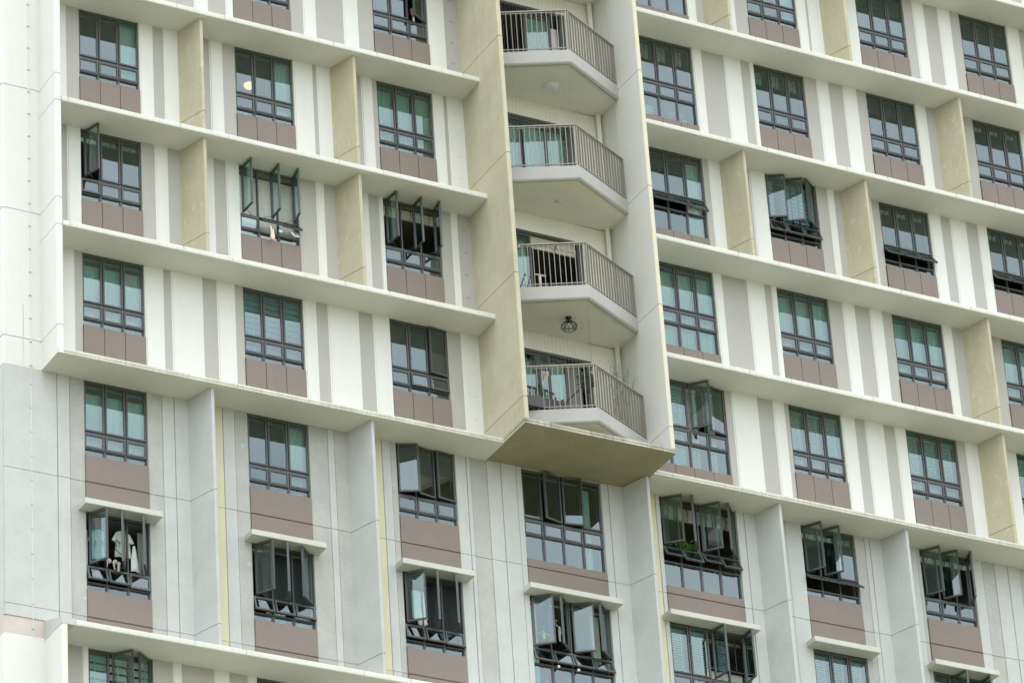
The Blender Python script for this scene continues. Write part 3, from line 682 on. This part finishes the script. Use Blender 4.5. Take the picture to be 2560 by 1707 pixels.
# first narrow column right
curtain('R2', 5, [(.86, 1.3)], look='white curtain low behind the right pane')
folded('R2', 4, [(.02, .3), (.45, .74), (.88, 1.17)], -.36, 'blindb', 'small cream roman blinds folded up')
slats('R2', 3, [(-.02, .3), (.44, .72), (.76, 1.16)], .1, .105, 72, 'cyan', z0=-.98, look='aqua blinds with broad slats behind open sashes')
curtain('R2', 2, FULL, look='sheer white curtains meeting in the middle', z1=-.1, per=.1, amp=.026)
slats('R2', 1, [(.0, .40), (.44, .84), (.87, 1.27)], .055, .056, 68, 'blindw', look='three white venetian blinds'); 
slats('R2', -1, T3, .055, .055, 60, 'blindw', z0=-1.0, look='three grey white venetian blinds')
folded('R2', 0, T3, -.16, 'blindw', 'thin pale blind rolled at the window head', folds=1)
# second narrow column right
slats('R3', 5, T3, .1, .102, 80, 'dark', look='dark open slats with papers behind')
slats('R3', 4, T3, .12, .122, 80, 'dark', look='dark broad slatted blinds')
folded('R3', 3, [(.03, .36), (.46, .78), (.89, 1.2)], -.15, 'blindw', 'three slim pale blinds rolled above open vents', folds=1)
curtain('R3', 2, FULL, look='long white curtains with a centre gap', z1=-.1, per=.1, amp=.028)
slats('R3', 1, T3, .055, .056, 68, 'blindw', look='bright white venetian blinds')
folded('R3', 0, T3, -.17, 'blindw', 'slim pale blind rolled above the open sashes', folds=1)
# rightmost column
slats('R4', 5, T3, .1, .102, 80, 'dark', look='dark slatted blind with curtain beside it')
folded('R4', 4, [(.03, .36), (.46, .78), (.89, 1.2)], -.15, 'blindw', 'three thin pale blinds rolled tight', folds=1)
folded('R4', 3, [(.03, .36), (.46, .78), (.89, 1.2)], -.15, 'blindw', 'thin blinds rolled above hinged out vents', folds=1)
curtain('R4', 2, FULL, look='white sheer curtains', z1=-.1, per=.1)
slats('R4', 1, T3, .055, .056, 68, 'blindw', look='white venetian blinds at the photo edge')
# small things standing inside windows
def boxes(name, label, cat, lst):
    mb = MB()
    for (x0, x1, y0, y1, z0, z1, m_) in lst: mb.box(x0, x1, y0, y1, z0, z1, m_)
    return tag(mb.build(name), label, cat)
zR = 11.2
boxes('toy_house', 'white toy house on the sill of the wide window under cream blinds', 'toy house',
      [(13.00, 13.33, .30, .55, zR - 2.1, zR - 1.72, 'whitep'), (12.97, 13.36, .28, .57, zR - 1.72, zR - 1.55, 'whitep'), (13.06, 13.26, .285, .30, zR - 2.1, zR - 1.82, 'cyan')])
mb = MB()
for k in range(7):
    a = pi * k / 6; mb.lathe((13.98 - .22 * cos(a), .4, zR - 1.86 + .34 * sin(a)), [(0, -.07), (.06, -.04), (.075, 0), (.06, .04), (0, .07)], 'bcloth', 8)
mb.box(13.72, 14.26, .3, .6, zR - 2.12, zR - 1.86, 'greenc')
tag(mb.build('play_arch'), 'pale lilac padded arch on a green mat inside the wide window', 'play arch')
mb = MB()
for k in range(4):
    mb.box(3.46 + k * .11, 3.51 + k * .11, .25, .27, 8.4 - 1.75, 8.4 - 1.2 - .05 * (k % 2), 'whitep')
mb.box(3.42, 3.9, .262, .274, 8.4 - 1.66, 8.4 - 1.62, 'whitep'); mb.box(3.42, 3.9, .262, .274, 8.4 - 1.36, 8.4 - 1.32, 'whitep')
tag(mb.build('cot_rail'), 'white barred cot rail behind the low panes under the glowing lamp', 'cot rail')
mb = MB(); mb.lathe((4.267, 1.134, 8.375), [(.0, -.08), (.06, -.075), (.10, -.05), (.115, -.02), (.115, .0)], 'lampon', 24)
tag(mb.build('ceiling_lamp', smooth=True), 'round glowing warm ceiling lamp seen inside a second column window', 'ceiling lamp')
for i, (x, s_) in enumerate(((7.0, 1), (7.75, 1))):  # glowing boxes added to imitate bright lamp reflections in the low panes
    mb = MB(); mb.box(x - .04, x + .16, .9, .94, 2.8 * s_ - 1.62, 2.8 * s_ - 1.40, 'lampon')
    tag(mb.build('reflection'), ('glowing panel imitating a lamp reflection in the left low pane under a dark blind', 'glowing panel imitating a lamp reflection in the right low pane under a dark blind')[i], 'reflection')
for x0_, z_, lab, cols in ((21.55, 14.0, 'white and lime boxes on the low sill of the top window, rightmost column', ('whitep', 'cyan', 'lime', 'whitep')),
                     (15.9, 8.4, 'white and lime boxes under the aqua blinds, third column from the right', ('whitep', 'whitep', 'lime', 'cyan'))):
    mb = MB(); r = random.Random(int(x0_))
    for k in range(7):
        a = x0_ + .06 + k * .165; h = r.uniform(.04, .16)
        mb.box(a, a + r.uniform(.05, .14), .27, .36, z_ - 1.78, z_ - 1.68 + h, cols[k % 4])
    tag(mb.build('storage_box'), lab, 'boxes')
mb = MB()
for k in range(5): mb.box(18.75 + .22 * k, 18.75 + .22 * k + .09 + .03 * (k % 2), .262, .266, 14.0 - .98 + .06 * (k % 3), 14.0 - .70 + .05 * (k % 2), ('whitep', 'blindb', 'whitep', 'bcloth', 'whitep')[k])
tag(mb.build('taped_paper'), 'small pale papers taped behind the glass, top window, second column from the right', 'paper')
mb = MB(); mb.box(12.95, 13.25, .30, .315, 14.0 - 2.0, 14.0 - 1.78, 'pink'); mb.box(12.66, 12.86, .30, .315, 14.0 - 1.98, 14.0 - 1.86, 'pink'); mb.box(13.0, 13.2, .29, .30, 14.0 - 2.02, 14.0 - 1.95, 'whitep')
tag(mb.build('wall_sticker'), 'pink and white stickers low in the wide window at the photo top', 'sticker')
# ------------------------------------------------------------------ laundry
def cloth(name, outline, y, m_, label, cat, thick=.02, wave=.014, hanger=None, group=None):
    """garment: outline (x, z) given thickness and vertical folds"""
    mb = MB(); n = len(outline)
    cx = sum(p[0] for p in outline) / n; cz = sum(p[1] for p in outline) / n
    def yy(x, z): return y + wave * sin(x * 55 + z * 4) + wave * .6 * sin(x * 23 - z * 7)
    def ringp(f, off):
        return [(cx + (x - cx) * f, yy(cx + (x - cx) * f, cz + (z - cz) * f) + off, cz + (z - cz) * f) for x, z in outline]
    rings = [(1, 0), (.97, -thick / 2), (.72, -thick * .75), (.42, -thick * .8), (.12, -thick * .8)]
    for sgn in (1, -1):
        R = [ringp(f, o * sgn) for f, o in rings]
        for a, b in zip(R, R[1:]):
            for k in range(n):
                q = [a[k], a[(k + 1) % n], b[(k + 1) % n], b[k]]
                mb.quad(q if sgn > 0 else q[::-1], m_, True)
        mb.quad(R[-1] if sgn > 0 else R[-1][::-1], m_, True)
    o = mb.build(name); weld(o)
    if hanger:
        hx, hz, hm = hanger; h = MB()
        h.tube([(hx - .17, y, hz - .07), (hx, y, hz), (hx + .17, y, hz - .07)], .008, hm, 5)
        h.tube([(hx, y, hz), (hx, y, hz + .04), (hx + .025, y, hz + .065), (hx + .01, y, hz + .095), (hx - .02, y, hz + .085)], .005, hm, 5)
        h.build('hanger', o)
    return tag(o, label, cat, group)
def shirt(x, z, w, h, m_, y, label, lean=0.):
    o = [(-.12, 0), (-.05, -.02), (.05, -.02), (.12, 0), (.30, -.10), (.46, -.40), (.33, -.44), (.30, -.34), (.33, -.97), (.1, -1.), (-.15, -.98), (-.34, -1.), (-.31, -.36), (-.34, -.46), (-.47, -.40), (-.3, -.1)]
    pts = [(x + a * w + lean * b, z + b * h) for a, b in o]
    return cloth('hanging_shirt', pts, y, m_, label, 'shirt', hanger=(x, z + .01, 'blk'))
shirt(.30, -3.03, .46, .66, 'bcloth', .15, 'pale blue shirt on a hanger behind the open left sash, laundry window')
shirt(.80, -2.99, .50, .56, 'wcloth', .14, 'white short sleeved shirt hanging in the middle of the laundry window')
cloth('blouse', [(.99, -3.27), (1.03, -3.26), (1.10, -3.6), (1.12, -3.83), (1.03, -3.80), (.93, -3.82), (.95, -3.55)], .12, 'wcloth', 'narrow white top hanging between the shirt and grey trousers', 'top')
cloth('hanging_trousers', [(1.10, -2.95), (1.25, -2.93), (1.27, -3.4), (1.27, -3.84), (1.20, -3.85), (1.185, -3.4), (1.17, -3.84), (1.12, -3.84)], .17, 'gcloth', 'long grey trousers hanging at the right of the laundry window', 'trousers')
cloth('hanging_dress', [(.03, -3.1), (.07, -3.1), (.09, -3.5), (.09, -3.85), (.03, -3.85)], .15, 'bcloth', 'blue and white garment edge at the left jamb of the laundry window', 'garment')
mb = MB()
for cx in (.46, .585):
    mb.lathe((cx, .03, -3.73), [(0, .05), (.025, .045), (.045, .02), (.05, -.01), (.04, -.035), (0, -.045)], 'beige', 12)
mb.tube([(.42, .0, -3.74), (.41, .0, -3.86)], .012, 'beige', 5); mb.tube([(.53, .0, -3.74), (.56, .0, -3.9)], .018, 'beige', 5); mb.tube([(.65, .0, -3.74), (.63, .0, -3.92)], .03, 'beige', 6)
tag(mb.build('hanging_bra', smooth=True), 'beige bra hanging over the sill of the laundry window', 'bra')
mb = MB(); mb.tube([(.50, .06, -3.52), (.62, .06, -3.45), (.78, .06, -3.57), (.76, .06, -3.62)], .007, 'blk', 5); mb.tube([(.62, .06, -3.45), (.62, .06, -3.40), (.645, .06, -3.37), (.62, .06, -3.34)], .005, 'blk', 5)
tag(mb.build('clothes_hanger'), 'empty black clothes hanger in front of the white shirt', 'hanger')
cloth('hanging_towel', [(6.80, -3.10), (7.06, -3.12), (7.08, -3.55), (7.13, -3.70), (7.09, -3.72), (7.12, -3.80), (7.02, -3.86), (6.92, -3.83), (6.90, -3.72), (6.80, -3.70)], .10, 'wcloth', 'white checked towel hanging behind the open left sash, third window column', 'towel')
# clothes on the vents of the second column window
cloth('hanging_cloth', [(3.95, 4.22), (3.98, 4.215), (4.0, 4.12), (4.02, 4.2), (4.035, 4.1), (4.055, 3.99), (4.04, 3.91), (3.985, 3.92), (3.955, 3.98), (3.97, 4.08)], -.16, 'pink', 'pink cloth hanging under an open vent of the second column window', 'cloth', wave=.006)
mb = MB(); mb.tube([(4.40, -.14, 4.20), (4.44, -.14, 4.13), (4.50, -.14, 4.10), (4.58, -.14, 4.105), (4.61, -.14, 4.14), (4.56, -.14, 4.18), (4.47, -.14, 4.17), (4.42, -.14, 4.2)], .02, 'gcloth', 7)
mb.tube([(4.42, -.16, 4.18), (4.48, -.16, 4.115), (4.59, -.16, 4.12)], .016, 'wcloth', 6)
tag(mb.build('coiled_cloth'), 'grey and white twisted cloth looped over the right vent bar', 'cloth')
cloth('hanging_socks', [(4.17, 4.22), (4.25, 4.21), (4.25, 4.15), (4.17, 4.16)], -.10, 'greenc', 'pale green sock pair pegged between the two hanging cloths', 'socks', wave=.004)
# red and white things at the top of the third column
cloth('hanging_cloth', [(7.49, 10.42), (7.55, 10.46), (7.58, 10.40), (7.57, 10.30), (7.575, 10.24), (7.54, 10.22), (7.51, 10.30)], .05, 'red', 'small reddish cloth hanging beside the half open sash at the photo top', 'cloth', wave=.006)
cloth('hanging_socks', [(7.55, 10.24), (7.58, 10.24), (7.585, 10.12), (7.54, 10.13)], .05, 'wcloth', 'white sock hanging below the small reddish cloth', 'socks', wave=.004)
# hangers in the lower window under the balconies
mb = MB(); mb.tube([(9.50, .1, -3.57), (9.655, .1, -3.48), (9.80, .1, -3.57)], .011, 'greenc', 6); mb.tube([(9.655, .1, -3.48), (9.655, .1, -3.42), (9.69, .1, -3.40), (9.68, .1, -3.36), (9.64, .1, -3.37)], .006, 'greenc', 5)
tag(mb.build('clothes_hanger'), 'pale green plastic hanger behind the left open sash under the balconies', 'hanger')
cloth('hanging_cloth', [(9.625, -3.52), (9.685, -3.51), (9.695, -3.63), (9.67, -3.66), (9.635, -3.65)], .09, 'lime', 'small lime green cloth clipped to the pale green hanger', 'cloth', wave=.004)
mb = MB(); mb.tube([(9.945, .1, -3.27), (9.93, .1, -3.23), (9.945, .1, -3.19), (9.975, .1, -3.19), (9.98, .1, -3.22)], .009, 'whitep', 6); mb.tube([(9.945, .1, -3.27), (10.02, .1, -3.33), (9.95, .1, -3.30)], .008, 'whitep', 6)
tag(mb.build('clothes_hanger'), 'white hanger hooked between two open sashes under the balconies', 'hanger')
cloth('hanging_garment', [(10.0, -3.31), (10.03, -3.33), (10.045, -3.45), (10.02, -3.55), (10.025, -3.66), (9.99, -3.64), (9.985, -3.52), (9.99, -3.4)], .08, 'wcloth', 'white and blue garment hanging from the white hooked hanger', 'garment', wave=.005)
for i, x in enumerate((9.86, 10.30)):
    mb = MB(); mb.box(x, x + .05, -.02, .02, -4.27, -4.22, 'beige'); mb.box(x + .005, x + .045, -.024, -.018, -4.265, -4.225, 'whitep')
    tag(mb.build('clothes_peg'), ('cream peg under the second vent from the left', 'cream peg under the third vent from the left')[i], 'clothes peg')
# ------------------------------------------------------------------ plants
def leafy(name, base, R_, n, m_, label, cat, spread=(.25, .15, .15), size=.06, seed=1, droop=.3):
    r = random.Random(seed); mb = MB(); bx, by, bz = base
    for k in range(n):
        c = Vector((bx + r.gauss(0, spread[0] / 2), by + r.gauss(0, spread[1] / 2), bz + abs(r.gauss(0, spread[2]))))
        d = Vector((r.uniform(-1, 1), r.uniform(-1, 1), r.uniform(-droop, 1))).normalized(); u = d.cross(Vector((r.random(), r.random(), .3))).normalized()
        L = size * r.uniform(.6, 1.3); w = L * .3
        a, t = c, c + d * L; mid = c + d * L * .5 + Vector((0, 0, -.01))
        mb.quad([a, mid + u * w, t, mid - u * w], m_)
    for k in range(6): mb.tube([(bx, by, bz - .05), (bx + r.uniform(-.1, .1), by, bz + spread[2])], .004, m_, 4)
    mb.lathe((bx, by, bz - .18), [(0, 0), (.06, 0), (.085, .14), (.09, .15), (.07, .15)], 'terra', 12)
    return tag(mb.build(name), label, cat)
leafy('houseplant', (13.12, .14, -1.08), .2, 320, 'leaf', 'bushy green houseplant on the sill behind the left open sash', 'plant', spread=(.22, .10, .08), size=.08, seed=3)
mb = MB(); mb.lathe((13.33, .10, -1.03), [(0, .06), (.04, .05), (.06, 0), (.04, -.05), (0, -.06)], 'leaf', 12); mb.lathe((13.33, .10, -1.03), [(.0, .062), (.02, .058), (.045, .04)], 'lime', 12)
tag(mb.build('melon', smooth=True), 'round yellow green melon beside the bushy houseplant', 'melon')
# ------------------------------------------------------------------ balcony things
mb = MB(); c = (10.30, -.68, 8.805)
mb.lathe(c, [(0, -.075), (.09, -.07), (.15, -.045), (.17, -.01), (.17, .0)], 'diff', 28)
tag(mb.build('ceiling_lamp', smooth=True), 'round flat white lamp on the soffit under the top balcony', 'ceiling lamp')
mb = MB(); c = (10.28, -.68, 6.01); mb.lathe(c, [(.0, -.03), (.05, -.03), (.075, -.015), (.08, .0)], 'ledge', 20); mb.lathe(c, [(.035, -.034), (.045, -.04), (.055, -.03)], 'cream', 20)
tag(mb.build('smoke_detector', smooth=True), 'small round cream detector on the bare soffit of the second balcony', 'detector')
lamp = empty('cage_lamp', (10.24, -.77, 3.21)); tag(lamp, 'black wire cage lamp hanging from the soffit above the lowest balcony', 'ceiling lamp')
mb = MB(); mb.lathe((0, 0, 0), [(0, -.035), (.06, -.033), (.065, -.005), (.065, .0)], 'blk', 20); mb.tube([(0, 0, -.03), (0, 0, -.12)], .03, 'blk', 12); mb.build('canopy', lamp)
mb = MB()
prof = [(.03, -.09), (.10, -.12), (.155, -.18), (.165, -.22), (.14, -.27), (.08, -.31)]
for k in range(9):
    a = 2 * pi * k / 9
    mb.tube([(r * cos(a + .15 * i), r * sin(a + .15 * i), z) for i, (r, z) in enumerate(prof)], .005, 'blk', 5)
    mb.tube([(r * cos(a - .15 * i), r * sin(a - .15 * i), z) for i, (r, z) in enumerate(prof)], .005, 'blk', 5)
for r, z in (prof[2], prof[5]):
    mb.tube([(r * cos(2 * pi * k / 24), r * sin(2 * pi * k / 24), z) for k in range(25)], .005, 'blk', 5, False)
mb.build('cage', lamp)
mb = MB(); mb.lathe((0, 0, -.19), [(0, .05), (.03, .04), (.04, 0), (.03, -.035), (0, -.045)], 'diff', 12); mb.build('bulb', lamp, smooth=True)
# second balcony from the bottom: scooter, poles, toy windmill, folded blind above the open door
mb = MB(); mb.tube([(9.57, -.9, 3.53), (9.57, -.9, 3.97)], .026, 'whitep', 8); mb.tube([(9.45, -.9, 3.965), (9.57, -.9, 3.97), (9.71, -.9, 3.975)], .02, 'beige', 8)
mb.box(9.545, 9.60, -1.25, -.85, 3.56, 3.58, 'whitep'); mb.lathe((9.57, -1.25, 3.55), [(0, .03), (.03, .02), (.03, -.02), (0, -.03)], 'blk', 10); mb.lathe((9.57, -.88, 3.55), [(0, .03), (.03, .02), (.03, -.02), (0, -.03)], 'blk', 10)
tag(mb.build('kick_scooter'), 'white kick scooter with tan handlebar standing behind the balcony bars', 'scooter')
for i, (a, b) in enumerate((((9.12, -.9, 3.62), (9.22, -.9, 3.885)), ((9.27, -.9, 3.62), (9.345, -.9, 3.88)))):
    mb = MB(); mb.tube([(a[0] - .05, a[1], 3.53), a, b], .012, 'blk', 6); mb.tube([b, (b[0] + .012, b[1], b[2] + .03)], .026, 'red', 8)
    tag(mb.build('red_tipped_pole'), ('black pole with red tip nearest the tan balcony wall', 'black pole with red tip beside the kick scooter')[i], 'pole')
mb = MB()
for k in range(5):
    a = 2 * pi * k / 5; c = Vector((9.03, -1.0, 4.45)); mb.quad([c, c + Vector((.08 * cos(a), -.02, .08 * sin(a))), c + Vector((.09 * cos(a + .7), .01, .09 * sin(a + .7)))], ('bcloth', 'red', 'navy', 'bcloth', 'navy')[k])
mb.tube([(9.03, -.99, 4.45), (9.03, -.99, 3.55)], .006, 'whitep', 5)
tag(mb.build('toy_windmill'), 'blue and red toy windmill at the left end of a balcony', 'toy windmill')
mb = MB(); z1, z0 = 5.56, 5.27
for k in range(3): mb.box(9.98, 11.05, .10 - .012 * (k % 2), .13, z0 + k * .095, z0 + .09 + k * .095, 'blindb')
mb.tube([(10.55, .07, 5.5), (10.57, .06, 5.4), (10.53, .06, 5.3), (10.56, .06, 5.22)], .01, 'blk', 5)
tag(mb.build('folded_blind'), 'cream blind folded above the open dark balcony door', 'window blind', 'blinds folded up at the window heads')
def hang(x0, x1, z0, z1, m_, label, y=.24, per=.08, amp=.022, seed=1):
    mb = MB(); pleat(mb, x0, x1, z0, z1, y, m_, per, amp, seed=seed); o = mb.build('curtain'); weld(o)
    return tag(o, label, 'curtain', 'curtains behind the balcony doors')
hang(8.8, 10.6, 6.35, 8.30, 'lining', 'blue white sheer curtain across the second balcony door', seed=2)
hang(10.62, 11.02, 6.35, 8.30, 'greenc', 'green curtain at the right end of the second balcony door', seed=5, y=.22, amp=.03, per=.12)
hang(8.8, 10.62, .75, 2.72, 'lining', 'sheer curtain behind the lowest balcony door', seed=6)
hang(10.64, 11.03, .75, 2.72, 'gcloth', 'dark grey pleated curtain in the open lowest balcony door', seed=7, y=.2)
hang(10.3, 10.85, 9.15, 11.1, 'greenc', 'aqua curtain behind the top balcony door pane', seed=8, y=.26)
hang(8.8, 9.97, 3.55, 5.5, 'greenc', 'green curtain behind the left door leaf, second balcony from the bottom', seed=9, y=.26)
boxes('fridge', 'tall white cabinet standing inside the top balcony door', 'cabinet', [(10.90, 11.10, .22, .6, 9.12, 10.95, 'whitep'), (10.905, 11.095, .20, .22, 9.15, 10.0, 'whitep'), (10.905, 11.095, .20, .22, 10.03, 10.93, 'whitep'), (10.93, 10.94, .185, .2, 9.8, 9.98, 'frame')])
# lowest balcony: rattan sofa, cushions, orchid, grey leafed plant, tall grassy stems
sofa = empty('rattan_sofa', (9.3, -.7, .72)); tag(sofa, 'grey rattan sofa with white seat cushion on the lowest balcony', 'sofa')
mb = MB()
for k in range(16): mb.box(-.50 + k * .07, -.47 + k * .07, .06, .08, .30, .76 - .012 * max(0, k - 12) ** 2, 'rattan')
mb.tube([(-.55, .07, .77), (.40, .07, .77), (.56, .07, .72), (.6, .05, .5), (.6, -.2, .45)], .025, 'rattan', 8); mb.box(-.55, .6, -.42, .1, .05, .28, 'rattan'); mb.build('sofa_frame', sofa)
mb = MB(); mb.box(-.52, .56, -.36, .05, .285, .33, 'bfascia'); o = mb.build('seat_cushion', sofa); bv = o.modifiers.new('b', 'BEVEL'); bv.width = .03; bv.segments = 3
mb = MB(); 
for k in range(5): mb.lathe((-.38 + k * .2, -.2, .50), [(0, .03), (.025, .02), (.03, 0), (.02, -.02), (0, -.03)], 'petal', 8)
mb.tube([(-.5, -.2, .55), (-.1, -.22, .50), (.35, -.2, .45)], .004, 'blk', 4); mb.build('string_light', sofa)
mb = MB(); mb.tube([(9.38, -.95, .9), (9.40, -.95, 1.3), (9.46, -.95, 1.62), (9.54, -.95, 1.68)], .006, 'leaf', 5)
r = random.Random(5)
for k in range(12):
    c = Vector((9.5 + r.uniform(-.06, .06), -.95 + r.uniform(-.04, .04), 1.62 + r.uniform(-.09, .06)))
    for j in range(4):
        a = j * pi / 2 + r.random(); mb.quad([c, c + Vector((.035 * cos(a), -.01, .035 * sin(a))), c + Vector((.04 * cos(a + .8), .0, .04 * sin(a + .8)))], 'petal')
for k in range(14):
    c = Vector((9.38, -.95, 1.25)); a = r.uniform(0, 6.28); t = c + Vector((.16 * cos(a), .1 * sin(a), r.uniform(-.12, .18))); u = Vector((-sin(a), cos(a), 0)) * .02
    mb.quad([c, (c + t) / 2 + u, t, (c + t) / 2 - u], 'leaf')
mb.lathe((9.38, -.95, .72), [(0, 0), (.08, 0), (.10, .2), (.08, .2)], 'terra', 12)
tag(mb.build('orchid'), 'cream flowered orchid in a pot behind the lowest balcony bars', 'orchid')
leafy('potted_shrub', (10.33, -1.12, 1.50), .2, 160, 'leafd', 'grey green shrub at the corner of the lowest balcony', 'plant', spread=(.16, .1, .12), size=.10, seed=11)
mb = MB(); mb.tube([(10.30, -1.1, 1.52), (10.18, -.98, 1.38), (10.0, -.8, 1.18), (9.98, -.75, .73)], .01, 'blk', 5); mb.lathe((10.08, -.9, .72), [(0, 0), (.10, 0), (.12, .22), (.1, .22)], 'terra', 12)
tag(mb.build('plant_stake'), 'thin dark slanting stake supporting the grey green shrub', 'stake')
mb = MB(); r = random.Random(12)
for k in range(16):
    bx, by = 11.42 + r.uniform(-.15, .15), -.52 + r.uniform(-.08, .08); dx = r.uniform(-.22, .30); top = r.uniform(2.05, 2.68)
    pts = [(bx, by, .95), (bx + dx * .3, by, 1.0 + (top - 1.0) * .5), (bx + dx, by + r.uniform(-.1, .1), top)]; mb.tube(pts, [.005, .004, .003], 'leafd', 4)
    for j in range(18):
        t = .45 + .55 * j / 18; p = Vector(pts[1]).lerp(Vector(pts[2]), max(0, (t - .5) * 2)); d = Vector((r.uniform(-1, 1), r.uniform(-1, 1), .8)).normalized()
        u = d.cross(Vector((0, 1, 0))).normalized() * .005; mb.quad([p, p + d * .02 + u, p + d * .045, p + d * .02 - u], 'leafd')
mb.lathe((11.42, -.52, .72), [(0, 0), (.11, 0), (.14, .24), (.12, .24)], 'terra', 14)
tag(mb.build('tall_stemmed_plant'), 'tall wispy stemmed plant rising above the right railing of the lowest balcony', 'plant')
mb = MB()
for k in range(14):
    a = r.uniform(0, 6.28); c = Vector((10.26, -1.53, 1.62 + r.uniform(-.09, .06))); c += Vector((r.uniform(-.04, .04), -.02, 0)); mb.quad([c, c + Vector((.05 * cos(a), -.02, .05 * sin(a))), c + Vector((.05 * cos(a + .7), 0, .05 * sin(a + .7)))], 'petal' if k % 3 else 'terra')
tag(mb.build('flower_spray'), 'small dried flower spray tied to the railing corner post', 'flowers')
boxes('blue_panel', 'dark blue upright board leaning inside the lowest balcony door', 'board', [(11.05, 11.16, -.10, -.04, .73, 1.75, 'navy')])
# ------------------------------------------------------------------ ground
def ground():
    m, nt, out = new_mat('ground_mat'); L = nt.links.new
    p = N(nt, 'ShaderNodeNewGeometry').outputs['Position']
    b = N(nt, 'ShaderNodeBsdfPrincipled'); b.inputs['Roughness'].default_value = .9
    c = mixc(nt, ramp(nt, noise(nt, p, .05, 5, .6), .4, .6), (.225, .21, .135), (.18, .18, .105))
    L(c, b.inputs['Base Color']); L(b.outputs[0], out.inputs[0]); M['ground'] = m
ground()
mb = MB(); mb.quad([(-3000, -3000, -43.7), (3000, -3000, -43.7), (3000, 3000, -43.7), (-3000, 3000, -43.7)], 'ground'); tag(mb.build('ground'), kind='structure')
# ------------------------------------------------------------------ light
w = bpy.data.worlds.new('World'); sc.world = w; w.use_nodes = True; nt = w.node_tree; nt.nodes.clear()
out = nt.nodes.new('ShaderNodeOutputWorld'); bg = nt.nodes.new('ShaderNodeBackground'); sky = nt.nodes.new('ShaderNodeTexSky')
SUN_EL, SUN_AZ = 66, 200     # azimuth: direction the light comes from, degrees clockwise from +Y
sky.sky_type = 'NISHITA'; sky.sun_disc = False; sky.sun_elevation = rad(SUN_EL); sky.sun_rotation = rad(SUN_AZ); sky.air_density = 1.0; sky.dust_density = 6.0; sky.ozone_density = 1.0
hs = nt.nodes.new('ShaderNodeHueSaturation'); hs.inputs['Saturation'].default_value = .45
nt.links.new(sky.outputs[0], hs.inputs['Color']); 
# overcast: a pale cloud layer in front of the clear sky
gm = nt.nodes.new('ShaderNodeTexCoord'); cl = noise(nt, scaled(nt, gm.outputs['Generated'], (1, 1, 2.2)), 9, 5, .6)
cloud = mixc(nt, ramp(nt, cl, .3, .7), (10.4, 11.2, 11.9), (15.2, 15.9, 16.5))
nt.links.new(mixc(nt, .82, hs.outputs[0], cloud), bg.inputs[0]); bg.inputs[1].default_value = .13; nt.links.new(bg.outputs[0], out.inputs[0])
sd = bpy.data.lights.new('sun', 'SUN'); sd.energy = .5; sd.angle = rad(30); sd.color = (1, .97, .92)
so = bpy.data.objects.new('sun', sd); COL.objects.link(so)
d = Vector((sin(rad(SUN_AZ)) * cos(rad(SUN_EL)), cos(rad(SUN_AZ)) * cos(rad(SUN_EL)), sin(rad(SUN_EL))))
so.rotation_euler = d.to_track_quat('Z', 'Y').to_euler()
# ------------------------------------------------------------------ camera
cd = bpy.data.cameras.new('camera'); cam = bpy.data.objects.new('camera', cd); COL.objects.link(cam)
cam.location = (-30.3054, -68.0344, -42.1401); cam.rotation_euler = (rad(119.81102), rad(3.44047), rad(-28.2667))
cd.sensor_width = 36; cd.lens = 11327.98 / 2560 * 36; cd.clip_end = 6000; cd.clip_start = 1
sc.camera = cam
sc.view_settings.view_transform = 'Standard'; sc.view_settings.look = 'None'; sc.view_settings.gamma = 1; sc.view_settings.exposure = 0.43
sc.cycles.transparent_max_bounces = 24; sc.cycles.max_bounces = 8
